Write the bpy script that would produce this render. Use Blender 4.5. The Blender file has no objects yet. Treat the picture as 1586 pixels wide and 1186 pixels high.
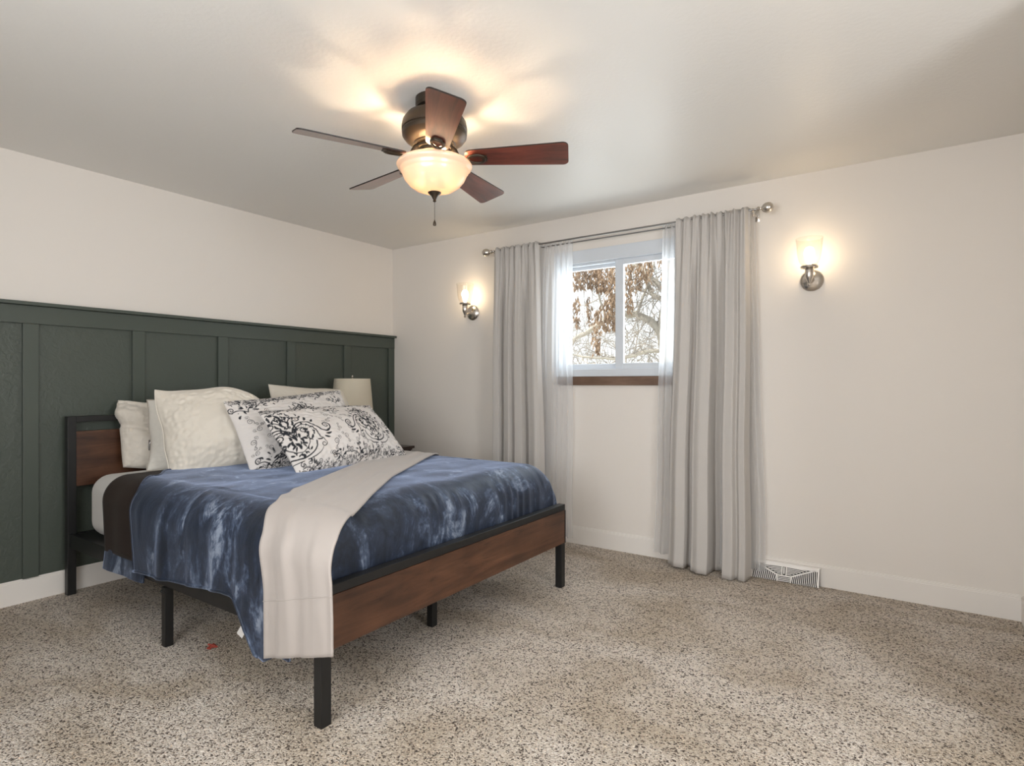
import bpy, bmesh, math, random
import numpy as np
from mathutils import Vector, Matrix, noise

R = math.radians
SC = bpy.context.scene
COL = SC.collection

# ------------------------------------------------------------------ camera
cam_d = bpy.data.cameras.new('camera')
cam = bpy.data.objects.new('camera', cam_d)
COL.objects.link(cam)
cam.location = (3.97, 0.0, 1.184)
cam.rotation_euler = (R(90), 0, math.atan2(612, 895))
cam_d.sensor_width = 36.0
cam_d.lens = 895 / 1586 * 36.0
cam_d.shift_y = 2 / 1586
cam_d.clip_start = 0.02
SC.camera = cam

# ------------------------------------------------------------------ view, world, daylight
SC.view_settings.view_transform = 'Standard'
SC.view_settings.look = 'None'
SC.view_settings.gamma = 1.0
SC.view_settings.use_curve_mapping = False
SC.view_settings.exposure = 1.18

world = bpy.data.worlds.new('sky')
SC.world = world
world.use_nodes = True
bg = world.node_tree.nodes['Background']
bg.inputs['Color'].default_value = (0.90, 0.95, 1.0, 1)
bg.inputs['Strength'].default_value = 0.85


def area_light(name, loc, rot, sx, sy, power, color, portal=False):
    d = bpy.data.lights.new(name, 'AREA')
    d.shape = 'RECTANGLE'
    d.size, d.size_y = sx, sy
    d.energy = power
    d.color = color
    if portal:
        d.cycles.is_portal = True
    o = bpy.data.objects.new(name, d)
    o.location = loc
    o.rotation_euler = rot
    COL.objects.link(o)
    return o


sun_d = bpy.data.lights.new('sun', 'SUN')
sun_d.energy = 3.2
sun_d.angle = R(0.5)
sun_d.color = (1.0, 0.95, 0.86)
sun = bpy.data.objects.new('sun', sun_d)
sun.rotation_euler = Vector((0.75, 0.42, -0.62)).to_track_quat('-Z', 'Y').to_euler()
sun.location = (-6, 0, 8)
COL.objects.link(sun)

# daylight lamps at the window in view; fill lamps at two added, unseen windows
area_light('window_sky_portal', (2.26, 3.965, 1.70), (R(90), 0, R(180)), 0.98, 0.85, 1.0, (1, 1, 1), portal=True)
area_light('window_daylight', (2.26, 4.00, 1.70), (R(90), 0, R(180)), 1.0, 0.9, 5.8, (0.86, 0.93, 1.0))
area_light('rear_fill_light', (3.1, -0.68, 1.45), (R(96), 0, 0), 1.9, 1.16, 21.0, (0.985, 0.99, 1.0))
area_light('alcove_fill_light', (5.58, 0.9, 1.40), (R(96), 0, R(90)), 0.9, 1.26, 18.0, (0.985, 0.99, 1.0))


# ------------------------------------------------------------------ helpers
class MB(object):
    """collects shapes, then links them as one mesh object"""

    def __init__(self):
        self.bm = bmesh.new()

    def box(self, x0, x1, y0, y1, z0, z1, bevel=0.0, seg=2):
        r = bmesh.ops.create_cube(self.bm, size=1.0)
        vs = r['verts']
        for v in vs:
            v.co = Vector((x0 + (v.co.x + .5) * (x1 - x0), y0 + (v.co.y + .5) * (y1 - y0), z0 + (v.co.z + .5) * (z1 - z0)))
        if bevel > 0:
            es = list({e for v in vs for e in v.link_edges})
            bmesh.ops.bevel(self.bm, geom=es, offset=bevel, segments=seg, profile=0.5, affect='EDGES')
        return self

    def lathe(self, prof, c=(0, 0, 0), n=40, axis='Z', cap=True):
        bm = self.bm
        rings = []
        for (r, h) in prof:
            ring = []
            for k in range(n):
                a = 2 * math.pi * k / n
                p = (r * math.cos(a), r * math.sin(a), h)
                if axis == 'Y':
                    p = (p[0], h, p[1])
                elif axis == 'X':
                    p = (h, p[0], p[1])
                ring.append(bm.verts.new((c[0] + p[0], c[1] + p[1], c[2] + p[2])))
            rings.append(ring)
        for a, b in zip(rings, rings[1:]):
            for k in range(n):
                bm.faces.new((a[k], a[(k + 1) % n], b[(k + 1) % n], b[k]))
        if cap:
            bm.faces.new(list(reversed(rings[0])))
            bm.faces.new(rings[-1])
        return self

    def tube(self, pts, rad, n=8, closed=False, cap=True):
        bm = self.bm
        pts = [Vector(p) for p in pts]
        rs = rad if isinstance(rad, (list, tuple)) else [rad] * len(pts)
        rings = []
        m = len(pts)
        ref = None
        for i, p in enumerate(pts):
            if closed:
                t = (pts[(i + 1) % m] - pts[i - 1]).normalized()
            else:
                t = (pts[min(i + 1, m - 1)] - pts[max(i - 1, 0)]).normalized()
            if ref is None:
                ref = Vector((0, 0, 1)) if abs(t.z) < .9 else Vector((1, 0, 0))
            s = t.cross(ref)
            if s.length < 1e-5:
                s = t.cross(Vector((0, 1, 0.3)))
            s.normalize()
            u = s.cross(t).normalized()
            ref = u
            rings.append([bm.verts.new(p + (s * math.cos(2 * math.pi * k / n) + u * math.sin(2 * math.pi * k / n)) * rs[i]) for k in range(n)])
        pairs = list(zip(rings, rings[1:]))
        if closed:
            pairs.append((rings[-1], rings[0]))
        for a, b in pairs:
            for k in range(n):
                bm.faces.new((a[k], a[(k + 1) % n], b[(k + 1) % n], b[k]))
        if cap and not closed:
            bm.faces.new(list(reversed(rings[0])))
            bm.faces.new(rings[-1])
        return self

    def prism(self, outline, thick, mat4=None):
        """closed outline (x,y) extruded in z by thick, moved by mat4"""
        bm = self.bm
        M = mat4 or Matrix()
        a = [bm.verts.new(M @ Vector((x, y, -thick / 2))) for x, y in outline]
        b = [bm.verts.new(M @ Vector((x, y, thick / 2))) for x, y in outline]
        n = len(a)
        bm.faces.new(list(reversed(a)))
        bm.faces.new(b)
        for k in range(n):
            bm.faces.new((a[k], a[(k + 1) % n], b[(k + 1) % n], b[k]))
        return self

    def grid(self, nu, nv, fn):
        bm = self.bm
        vs = [[bm.verts.new(fn(i / nu, j / nv)) for j in range(nv + 1)] for i in range(nu + 1)]
        for i in range(nu):
            for j in range(nv):
                bm.faces.new((vs[i][j], vs[i + 1][j], vs[i + 1][j + 1], vs[i][j + 1]))
        return vs

    def build(self, name, mat, parent=None, smooth=False, angle=40, fix=True):
        bm = self.bm
        if fix:
            bmesh.ops.recalc_face_normals(bm, faces=bm.faces)
        if parent is not None:
            off = world_loc(parent)
            for v in bm.verts:
                v.co -= off
        me = bpy.data.meshes.new(name)
        bm.to_mesh(me)
        bm.free()
        me.materials.append(mat)
        if smooth:
            me.shade_smooth()
            if angle < 180:
                me.set_sharp_from_angle(angle=R(angle))
        o = bpy.data.objects.new(name, me)
        COL.objects.link(o)
        o.parent = parent
        return o


def world_loc(o):
    v = Vector((0, 0, 0))
    while o is not None:
        v += o.location
        o = o.parent
    return v


def tag(o, label=None, cat=None, group=None, kind=None):
    if label: o['label'] = label
    if cat: o['category'] = cat
    if group: o['group'] = group
    if kind: o['kind'] = kind
    return o


def thing(name, label, cat, loc=(0, 0, 0), group=None, kind=None):
    o = bpy.data.objects.new(name, None)
    COL.objects.link(o)
    o.location = loc
    o.empty_display_size = 0.05
    return tag(o, label, cat, group, kind)


def copy_tree(o, parent=None):
    c = o.copy()
    COL.objects.link(c)
    c.parent = parent
    for ch in list(o.children):
        copy_tree(ch, c)
    return c


def ease(t):
    t = max(0.0, min(1.0, t))
    return t * t * (3 - 2 * t)


def curve_pts(pts, x):
    """smooth interpolation through (x, y) points"""
    if x <= pts[0][0]:
        return pts[0][1]
    for (a, b), (c, d) in zip(pts, pts[1:]):
        if x <= c:
            return b + (d - b) * ease((x - a) / (c - a))
    return pts[-1][1]


def lin_pts(pts, x):
    if x <= pts[0][0]:
        return pts[0][1]
    for (a, b), (c, d) in zip(pts, pts[1:]):
        if x <= c:
            return b + (d - b) * (x - a) / (c - a)
    return pts[-1][1]


# ------------------------------------------------------------------ materials
class NT(object):
    def __init__(self, name):
        self.m = bpy.data.materials.new(name)
        self.m.use_nodes = True
        self.t = self.m.node_tree
        self.b = self.t.nodes['Principled BSDF']
        self.out = self.t.nodes['Material Output']

    def n(self, typ, **kw):
        o = self.t.nodes.new(typ)
        for k, v in kw.items():
            if k.startswith('_'):
                setattr(o, k[1:], v)
            else:
                o.inputs[k.replace('_', ' ')].default_value = v
        return o

    def l(self, a, b):
        self.t.links.new(a, b)

    def coords(self, scale=(1, 1, 1), rot=(0, 0, 0), kind='Object'):
        tc = self.n('ShaderNodeTexCoord')
        mp = self.n('ShaderNodeMapping')
        mp.inputs['Scale'].default_value = scale
        mp.inputs['Rotation'].default_value = rot
        self.l(tc.outputs[kind], mp.inputs['Vector'])
        return mp.outputs['Vector']

    def ramp(self, fac, stops, interp='LINEAR'):
        r = self.n('ShaderNodeValToRGB')
        r.color_ramp.interpolation = interp
        els = r.color_ramp.elements
        while len(els) < len(stops):
            els.new(0.5)
        for e, (p, c) in zip(els, stops):
            e.position = p
            e.color = (c[0], c[1], c[2], 1)
        self.l(fac, r.inputs['Fac'])
        return r.outputs['Color']

    def noise(self, vec, scale, detail=3, rough=0.5, dist=0.0):
        o = self.n('ShaderNodeTexNoise', Scale=scale, Detail=detail, Roughness=rough, Distortion=dist)
        self.l(vec, o.inputs['Vector'])
        return o.outputs['Fac']

    def bump(self, h, strength, dist):
        o = self.n('ShaderNodeBump', Strength=strength, Distance=dist)
        self.l(h, o.inputs['Height'])
        self.l(o.outputs['Normal'], self.b.inputs['Normal'])
        return o

    def mix(self, fac, a, b):
        o = self.n('ShaderNodeMix', _data_type='RGBA')
        if isinstance(fac, float):
            o.inputs[0].default_value = fac
        else:
            self.l(fac, o.inputs[0])
        for sock, v in ((o.inputs[6], a), (o.inputs[7], b)):
            if isinstance(v, tuple):
                sock.default_value = (v[0], v[1], v[2], 1)
            else:
                self.l(v, sock)
        return o.outputs[2]


def plain(name, col, rough=0.5, metal=0.0, spec=0.5, bump=None, coat=0.0, sheen=0.0):
    t = NT(name)
    b = t.b.inputs
    b['Base Color'].default_value = (col[0], col[1], col[2], 1)
    b['Roughness'].default_value = rough
    b['Metallic'].default_value = metal
    b['Specular IOR Level'].default_value = spec
    b['Coat Weight'].default_value = coat
    b['Sheen Weight'].default_value = sheen
    if bump:
        s, st, d = bump
        t.bump(t.noise(t.coords(), s, 4), st, d)
    return t.m


def wood(name, dark, mid, light, rough, axis, scale=1.0, coat=0.0, knots=0.0):
    t = NT(name)
    sc = [6.0, 6.0, 6.0]
    sc['XYZ'.index(axis)] = 0.55
    v = t.coords(tuple(s * scale for s in sc))
    n1 = t.noise(v, 2.2, 6, 0.62, 1.4)
    n2 = t.noise(t.coords((2.2, 2.2, 2.2)), 2.0, 3, 0.5, 0.3)
    c1 = t.ramp(n1, [(0.28, dark), (0.5, mid), (0.74, light)])
    c2 = t.ramp(n2, [(0.3, (0.45, 0.42, 0.40)), (0.62, (1, 1, 1))])
    mul = t.n('ShaderNodeMix', _data_type='RGBA', _blend_type='MULTIPLY')
    mul.inputs[0].default_value = 0.75
    t.l(c1, mul.inputs[6]); t.l(c2, mul.inputs[7])
    n3 = t.noise(t.coords(tuple(s * 3.2 for s in sc)), 2.0, 5, 0.7, 2.5)
    c3 = t.ramp(n3, [(0.33, (0.50, 0.45, 0.42)), (0.43, (1, 1, 1)), (0.68, (1, 1, 1)), (0.78, (1.35, 1.3, 1.25))])
    mul2 = t.n('ShaderNodeMix', _data_type='RGBA', _blend_type='MULTIPLY')
    mul2.inputs[0].default_value = knots
    t.l(mul.outputs[2], mul2.inputs[6]); t.l(c3, mul2.inputs[7])
    t.l(mul2.outputs[2], t.b.inputs['Base Color'])
    t.b.inputs['Roughness'].default_value = rough
    t.b.inputs['Coat Weight'].default_value = coat
    t.b.inputs['Coat Roughness'].default_value = 0.25
    t.b.inputs['Coat IOR'].default_value = 1.5 + .5 * coat
    t.bump(n1, 0.12, 0.002)
    return t.m


def fabric(name, col, col2, scale=60, rough=0.9, bump=0.3, sheen=0.2, dist=0.004):
    t = NT(name)
    v = t.coords()
    n = t.noise(v, scale, 4, 0.6)
    big = t.noise(v, 5.0, 3)
    c = t.mix(big, col, col2)
    t.l(c, t.b.inputs['Base Color'])
    t.b.inputs['Roughness'].default_value = rough
    t.b.inputs['Specular IOR Level'].default_value = 0.2
    t.b.inputs['Sheen Weight'].default_value = sheen
    t.bump(n, bump, dist)
    return t.m


M = {}
M['wall'] = plain('wall_paint', (0.79, 0.742, 0.69), 0.55, spec=0.35, bump=(90, 0.12, 0.002))
M['ceiling'] = plain('ceiling_paint', (0.78, 0.762, 0.73), 0.42, spec=0.35, bump=(55, 0.25, 0.004))
M['trim_white'] = plain('trim_white_paint', (0.83, 0.79, 0.745), 0.35, spec=0.45)
M['vinyl'] = plain('white_vinyl', (0.66, 0.70, 0.75), 0.35)
M['green_smooth'] = plain('green_trim_paint', (0.068, 0.082, 0.068), 0.42, spec=0.4)
t = NT('green_wall_paint')
t.b.inputs['Base Color'].default_value = (0.064, 0.077, 0.063, 1)
t.b.inputs['Roughness'].default_value = 0.42
t.b.inputs['Specular IOR Level'].default_value = 0.45
t.bump(t.ramp(t.noise(t.coords(), 30, 5, 0.55, 0.8), [(0.40, (0, 0, 0)), (0.60, (1, 1, 1))]), 0.28, 0.003)
M['green_wall'] = t.m
M['black_metal'] = plain('black_powder_coat', (0.012, 0.012, 0.012), 0.42, spec=0.4)
M['walnut_foot'] = wood('walnut_board', (0.040, 0.015, 0.007), (0.098, 0.040, 0.019), (0.165, 0.072, 0.036), 0.42, 'Y', coat=0.15, knots=0.8)
M['cherry'] = wood('cherry_veneer', (0.06, 0.012, 0.007), (0.17, 0.034, 0.018), (0.27, 0.065, 0.036), 0.32, 'X', 1.6, coat=1.0)
M['cherry_edge'] = plain('dark_blade_edge', (0.012, 0.006, 0.004), 0.5)
M['espresso'] = plain('espresso_wood', (0.030, 0.015, 0.010), 0.3, bump=(12, 0.05, 0.002))
M['apron_wood'] = wood('stained_window_trim', (0.09, 0.05, 0.032), (0.17, 0.10, 0.065), (0.27, 0.17, 0.12), 0.45, 'X')
M['bronze'] = plain('oiled_bronze', (0.060, 0.045, 0.032), 0.38, metal=0.7)
M['nickel'] = plain('brushed_nickel', (0.62, 0.58, 0.53), 0.24, metal=1.0)
M['rod'] = plain('rod_steel', (0.35, 0.34, 0.33), 0.3, metal=1.0)
M['dark_gap'] = plain('dark_recess', (0.02, 0.02, 0.02), 0.8)
M['white_sheet'] = fabric('white_cotton', (0.62, 0.605, 0.585), (0.66, 0.645, 0.625), 300, bump=0.08, sheen=0.1, dist=0.001)
M['throw'] = fabric('ivory_cotton', (0.43, 0.385, 0.355), (0.46, 0.415, 0.385), 300, bump=0.08, sheen=0.2, dist=0.001)
M['brown'] = fabric('brown_knit', (0.018, 0.011, 0.008), (0.026, 0.016, 0.011), 260, bump=0.4, sheen=0.05, dist=0.003)
M['cream'] = fabric('cream_linen', (0.68, 0.63, 0.55), (0.74, 0.69, 0.61), 160, bump=0.15, sheen=0.15, dist=0.002)
M['cream_plush'] = fabric('beige_plush', (0.60, 0.55, 0.48), (0.72, 0.67, 0.60), 60, bump=0.45, sheen=0.4, dist=0.006)
M['cream_pale'] = fabric('pale_cream_cotton', (0.73, 0.70, 0.64), (0.76, 0.73, 0.67), 160, bump=0.12, sheen=0.15, dist=0.002)
M['piping'] = plain('piping_cord', (0.42, 0.38, 0.33), 0.8)
M['lampshade'] = fabric('linen_lampshade', (0.60, 0.54, 0.43), (0.62, 0.56, 0.45), 200, bump=0.15, sheen=0.05, dist=0.001)
M['silver'] = plain('silver_tag', (0.55, 0.55, 0.55), 0.25, metal=0.9)
M['red'] = plain('red_scrap', (0.35, 0.06, 0.04), 0.8)
M['bark'] = fabric('pale_bark', (0.40, 0.365, 0.32), (0.54, 0.50, 0.43), 20, bump=0.4, sheen=0.0)
M['twig'] = fabric('grey_twig', (0.22, 0.195, 0.17), (0.56, 0.51, 0.46), 3, bump=0.1, sheen=0.0)
M['dry_leaf'] = fabric('dry_leaf', (0.22, 0.145, 0.095), (0.46, 0.33, 0.225), 3, bump=0.1, sheen=0.0)
M['lawn'] = fabric('dry_lawn', (0.50, 0.47, 0.40), (0.60, 0.56, 0.48), 30, bump=0.5, sheen=0.0)

# carpet
t = NT('speckled_carpet')
v = t.coords()
vo = t.n('ShaderNodeTexVoronoi', Scale=195.0, Randomness=1.0)
wv = t.n('ShaderNodeTexNoise', Scale=60.0, Detail=2.0)
t.l(v, wv.inputs['Vector'])
wm = t.n('ShaderNodeMix', _data_type='VECTOR')
wm.inputs[0].default_value = 0.012
t.l(v, wm.inputs[4]); t.l(wv.outputs['Color'], wm.inputs[5])
t.l(wm.outputs[1], vo.inputs['Vector'])
sep = t.n('ShaderNodeSeparateColor')
t.l(vo.outputs['Color'], sep.inputs['Color'])
speck = t.ramp(sep.outputs['Red'], [(0.0, (0.07, 0.052, 0.04)), (0.14, (0.17, 0.13, 0.10)), (0.29, (0.68, 0.585, 0.49)), (0.62, (0.82, 0.72, 0.62)), (0.92, (0.91, 0.83, 0.745))])
nap = t.ramp(t.noise(t.coords((1, 1.6, 1)), 1.5, 4, 0.55, 0.7), [(0.38, (0.76, 0.715, 0.64)), (0.60, (1, 1, 1))])
mul = t.n('ShaderNodeMix', _data_type='RGBA', _blend_type='MULTIPLY')
mul.inputs[0].default_value = 1.0
t.l(speck, mul.inputs[6]); t.l(nap, mul.inputs[7])
t.l(mul.outputs[2], t.b.inputs['Base Color'])
t.b.inputs['Roughness'].default_value = 1.0
t.b.inputs['Specular IOR Level'].default_value = 0.05
t.b.inputs['Sheen Weight'].default_value = 0.15
inv = t.n('ShaderNodeMath', _operation='SUBTRACT')
inv.inputs[0].default_value = 1.0
t.l(vo.outputs['Distance'], inv.inputs[1])
t.bump(inv.outputs[0], 0.9, 0.009)
M['carpet'] = t.m

# blue plush blanket: pile brushed in pale streaks
t = NT('blue_plush')
v = t.coords((1.15, 1.0, 0.50))
n1 = t.noise(v, 6.0, 8, 0.70, 0.75)
n2 = t.noise(t.coords((1, 1, 1)), 30, 5, 0.6, 0.6)
add = t.n('ShaderNodeMath', _operation='MULTIPLY_ADD')
add.inputs[1].default_value = 0.22
t.l(n2, add.inputs[0]); t.l(n1, add.inputs[2])
c = t.ramp(add.outputs[0], [(0.52, (0.005, 0.0075, 0.014)), (0.63, (0.015, 0.022, 0.042)), (0.69, (0.055, 0.077, 0.126)), (0.77, (0.24, 0.285, 0.365))])
t.l(c, t.b.inputs['Base Color'])
t.b.inputs['Roughness'].default_value = 0.55
t.b.inputs['Specular IOR Level'].default_value = 0.7
t.b.inputs['Specular Tint'].default_value = (0.72, 0.82, 1.0, 1)
t.b.inputs['Sheen Weight'].default_value = 0.55
t.b.inputs['Sheen Roughness'].default_value = 0.35
t.b.inputs['Sheen Tint'].default_value = (0.55, 0.68, 1.0, 1)
t.bump(add.outputs[0], 0.35, 0.010)
M['blue'] = t.m

# printed cotton: pattern comes from a mesh colour attribute
t = NT('damask_cotton')
at = t.n('ShaderNodeAttribute', _attribute_name='print')
base = t.mix(at.outputs['Fac'], (0.68, 0.645, 0.62), (0.026, 0.028, 0.034))
t.l(base, t.b.inputs['Base Color'])
t.b.inputs['Roughness'].default_value = 0.9
t.b.inputs['Specular IOR Level'].default_value = 0.2
t.bump(t.noise(t.coords((0.6, 1, 3.5)), 14, 4, 0.6), 0.35, 0.008)
M['damask'] = t.m


def mixshader(name, parts):
    """parts: list of (weight, node type, colour, extra)"""
    t = NT(name)
    t.t.nodes.remove(t.b)
    cur = None
    tot = 0
    for w, typ, col, ex in parts:
        nd = t.t.nodes.new(typ)
        nd.inputs['Color'].default_value = (col[0], col[1], col[2], 1)
        for k, v in (ex or {}).items():
            nd.inputs[k].default_value = v
        tot += w
        if cur is None:
            cur = nd.outputs[0]
        else:
            mx = t.t.nodes.new('ShaderNodeMixShader')
            mx.inputs[0].default_value = w / tot
            t.l(cur, mx.inputs[1]); t.l(nd.outputs[0], mx.inputs[2])
            cur = mx.outputs[0]
    t.l(cur, t.out.inputs['Surface'])
    return t


def glass(name, tint=(1, 1, 1), rough=0.02, ior=1.45, boost=1.0):
    t = NT(name)
    t.t.nodes.remove(t.b)
    tr = t.n('ShaderNodeBsdfTransparent'); tr.inputs[0].default_value = (*tint, 1)
    gl = t.n('ShaderNodeBsdfGlossy', Roughness=rough)
    lw = t.n('ShaderNodeLayerWeight', Blend=0.5)
    pw = t.n('ShaderNodeMath', _operation='POWER')
    pw.inputs[1].default_value = 4.0
    t.l(lw.outputs['Facing'], pw.inputs[0])
    mu = t.n('ShaderNodeMath', _operation='MULTIPLY_ADD')
    mu.inputs[1].default_value = 0.45 * boost
    mu.inputs[2].default_value = 0.04
    mu.use_clamp = True
    t.l(pw.outputs[0], mu.inputs[0])
    mx = t.n('ShaderNodeMixShader')
    t.l(mu.outputs[0], mx.inputs[0]); t.l(tr.outputs[0], mx.inputs[1]); t.l(gl.outputs[0], mx.inputs[2])
    t.l(mx.outputs[0], t.out.inputs['Surface'])
    return t.m


M['pane'] = glass('window_glass', (0.97, 0.985, 0.98))
M['shade_glass'] = glass('clear_shade_glass', (0.985, 0.975, 0.96), 0.04, 1.5, 1.2)
M['sheer'] = mixshader('sheer_voile', [(0.50, 'ShaderNodeBsdfTransparent', (1, 1, 1), None), (0.34, 'ShaderNodeBsdfTranslucent', (0.92, 0.93, 0.95), None), (0.16, 'ShaderNodeBsdfDiffuse', (0.88, 0.88, 0.88), None)]).m
M['curtain'] = mixshader('lined_curtain', [(0.86, 'ShaderNodeBsdfDiffuse', (0.58, 0.55, 0.52), None), (0.10, 'ShaderNodeBsdfTranslucent', (0.62, 0.60, 0.57), None)]).m
M['bowl'] = mixshader('alabaster_glass', [(0.07, 'ShaderNodeBsdfTransparent', (1, 0.86, 0.70), None), (0.050, 'ShaderNodeBsdfTranslucent', (1.0, 0.78, 0.60), None), (0.80, 'ShaderNodeBsdfDiffuse', (0.84, 0.70, 0.55), None), (0.08, 'ShaderNodeBsdfGlossy', (1, 1, 1), {'Roughness': 0.2})]).m


def emitter(name, col, strength):
    # frosted bulb envelope: glows, and lets the light of the filament inside it out
    t = NT(name)
    t.t.nodes.remove(t.b)
    tr = t.n('ShaderNodeBsdfTransparent')
    em = t.n('ShaderNodeEmission', Strength=strength)
    em.inputs['Color'].default_value = (*col, 1)
    ad = t.n('ShaderNodeAddShader')
    t.l(tr.outputs[0], ad.inputs[0]); t.l(em.outputs[0], ad.inputs[1])
    t.l(ad.outputs[0], t.out.inputs['Surface'])
    return t.m


WARM = (1.0, 0.72, 0.42)
M['bulb_fan'] = emitter('lit_fan_bulb', (1.0, 0.80, 0.52), 15)
M['bulb_sconce'] = emitter('lit_sconce_bulb', (1.0, 0.86, 0.62), 3)


def point_light(name, loc, power, radius, parent=None, color=WARM):
    d = bpy.data.lights.new(name, 'POINT')
    d.energy = power
    d.color = color
    d.shadow_soft_size = radius
    o = bpy.data.objects.new(name, d)
    o.location = Vector(loc) - (world_loc(parent) if parent else Vector((0, 0, 0)))
    COL.objects.link(o)
    o.parent = parent
    return o


# ------------------------------------------------------------------ the room
ZC = 2.44
YB = 3.83           # window wall
XR = 4.456           # right wall beside the window wall
YR = -0.75          # wall behind the camera
XA = 5.65           # far side of the alcove behind the camera on the right
YA = 2.3            # where the alcove starts
T = 0.14
S = lambda o: tag(o, kind='structure')

S(MB().box(-T, XA + T, YR - T, YB + T, -0.12, 0.0).build('floor', M['carpet']))
S(MB().box(-T, XA + T, YR - T, YB + T, ZC, ZC + 0.12).build('ceiling', M['ceiling']))
S(MB().box(-T, 0, YR - T, YB + T, 0, ZC).build('wall_left', M['wall']))
WX0, WX1, WZ0, WZ1 = 1.76, 2.76, 1.245, 2.165
m = MB()
m.box(0, WX0, YB, YB + T, 0, ZC).box(WX1, XR + T, YB, YB + T, 0, ZC)
m.box(WX0, WX1, YB, YB + T, 0, WZ0).box(WX0, WX1, YB, YB + T, WZ1, ZC)
S(m.build('wall_back', M['wall']))
m = MB()
m.box(XR, XR + T, YA, YB, 0, ZC)
m.box(XR + T, XA, YA, YA + T, 0, ZC)
S(m.build('wall_right', M['wall']))
m = MB()
m.box(XA, XA + T, YR, 0.4, 0, ZC).box(XA, XA + T, 1.4, YA + T, 0, ZC)
m.box(XA, XA + T, 0.4, 1.4, 0, 0.72).box(XA, XA + T, 0.4, 1.4, 2.08, ZC)
S(m.build('wall_alcove', M['wall']))
m = MB()
m.box(0, 2.1, YR - T, YR, 0, ZC).box(4.1, XA + T, YR - T, YR, 0, ZC)
m.box(2.1, 4.1, YR - T, YR, 0, 0.82).box(2.1, 4.1, YR - T, YR, 2.08, ZC)
S(m.build('wall_rear', M['wall']))


def baseboard(name, segs):
    m = MB()
    for (x0, x1, y0, y1, nx, ny) in segs:
        m.box(x0, x1, y0, y1, 0, 0.112)
        a = 0.004
        m.box(x0 + (a if nx < 0 else 0), x1 - (a if nx > 0 else 0), y0 + (a if ny < 0 else 0), y1 - (a if ny > 0 else 0), 0.112, 0.121)
        a = 0.009
        m.box(x0 + (a if nx < 0 else 0), x1 - (a if nx > 0 else 0), y0 + (a if ny < 0 else 0), y1 - (a if ny > 0 else 0), 0.121, 0.128)
    return S(m.build(name, M['trim_white']))


BT = 0.016
baseboard('baseboard_back', [(BT, XR - BT, YB - BT, YB, 0, -1)])
baseboard('baseboard_left', [(0, BT, YR, YB, 1, 0)])
baseboard('baseboard_right', [(XR - BT, XR, YA, YB, -1, 0)])

# unseen windows behind the camera, added to go with the fill lamps
for name, (x0, x1, y0, y1, z0, z1), mid in (('added_window_rear', (2.1, 4.1, YR - 0.11, YR - 0.03, 0.82, 2.08), 'x'), ('added_window_alcove', (XA + 0.03, XA + 0.11, 0.4, 1.4, 0.72, 2.08), 'y')):
    w = thing(name, None, None, ((x0 + x1) / 2, (y0 + y1) / 2, z0), kind='structure')
    m = MB()
    f = 0.05
    if mid == 'x':
        m.box(x0, x1, y0, y1, z0, z0 + f).box(x0, x1, y0, y1, z1 - f, z1)
        for a in (x0, (x0 + x1) / 2 - f / 2, x1 - f):
            m.box(a, a + f, y0, y1, z0 + f, z1 - f)
        g = MB().box(x0 + f, x1 - f, (y0 + y1) / 2 - .003, (y0 + y1) / 2 + .003, z0 + f, z1 - f)
    else:
        m.box(x0, x1, y0, y1, z0, z0 + f).box(x0, x1, y0, y1, z1 - f, z1)
        for a in (y0, (y0 + y1) / 2 - f / 2, y1 - f):
            m.box(x0, x1, a, a + f, z0 + f, z1 - f)
        g = MB().box((x0 + x1) / 2 - .003, (x0 + x1) / 2 + .003, y0 + f, y1 - f, z0 + f, z1 - f)
    m.build('window_frame', M['vinyl'], w)
    g.build('glass_pane', M['pane'], w)

# window 1: horizontal slider
w1 = thing('window_1', 'white sliding window between the curtains', None, (2.26, YB, WZ0), kind='structure')
m = MB()
m.box(WX0 - .012, WX1 + .012, YB - .008, YB + .10, WZ1 - .085, WZ1 + .012, .003)      # head
m.box(WX0 - .012, WX1 + .012, YB - .008, YB + .10, WZ0 - .004, WZ0 + .050, .003)      # sill
m.box(WX0 - .012, WX0 + .030, YB - .008, YB + .10, WZ0 + .050, WZ1 - .085, .003)
m.box(WX1 - .030, WX1 + .012, YB - .008, YB + .10, WZ0 + .050, WZ1 - .085, .003)
m.build('window_frame', M['vinyl'], w1)


def sash(x0, x1, y, bw_l, bw_r, zb, zt, name):
    m = MB()
    d = 0.028
    m.box(x0, x0 + bw_l, y, y + d, zb, zt, .003)
    m.box(x1 - bw_r, x1, y, y + d, zb, zt, .003)
    m.box(x0 + bw_l, x1 - bw_r, y, y + d, zb, zb + .040, .003)
    m.box(x0 + bw_l, x1 - bw_r, y, y + d, zt - .040, zt, .003)
    s = m.build(name, M['vinyl'], w1)
    MB().box(x0 + bw_l - .004, x1 - bw_r + .004, y + .011, y + .016, zb + .036, zt - .036).build('glass_pane', M['pane'], s)
    return s


ZS0, ZS1 = WZ0 + .050, WZ1 - .085
sash(WX0 + .030, 2.268, YB + .055, .035, .040, ZS0, ZS1, 'rear_sash')
sash(2.238, WX1 - .030, YB + .018, .062, .035, ZS0, ZS1, 'front_sash')
MB().box(WX0 + .03, 2.238, YB + .012, YB + .05, ZS1 - .016, ZS1 - .001).build('track_strip', M['vinyl'], w1)
MB().box(WX0 + .03, 2.238, YB + .010, YB + .05, ZS1 - .0009, ZS1 + .004).build('track_seal', M['dark_gap'], w1)
m = MB().box(WX0 + .02, WX1 - .07, YB - .022, YB - .0005, WZ0 - .068, WZ0 - .0045, .003)
m.build('sill_apron', M['apron_wood'], w1)

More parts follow.
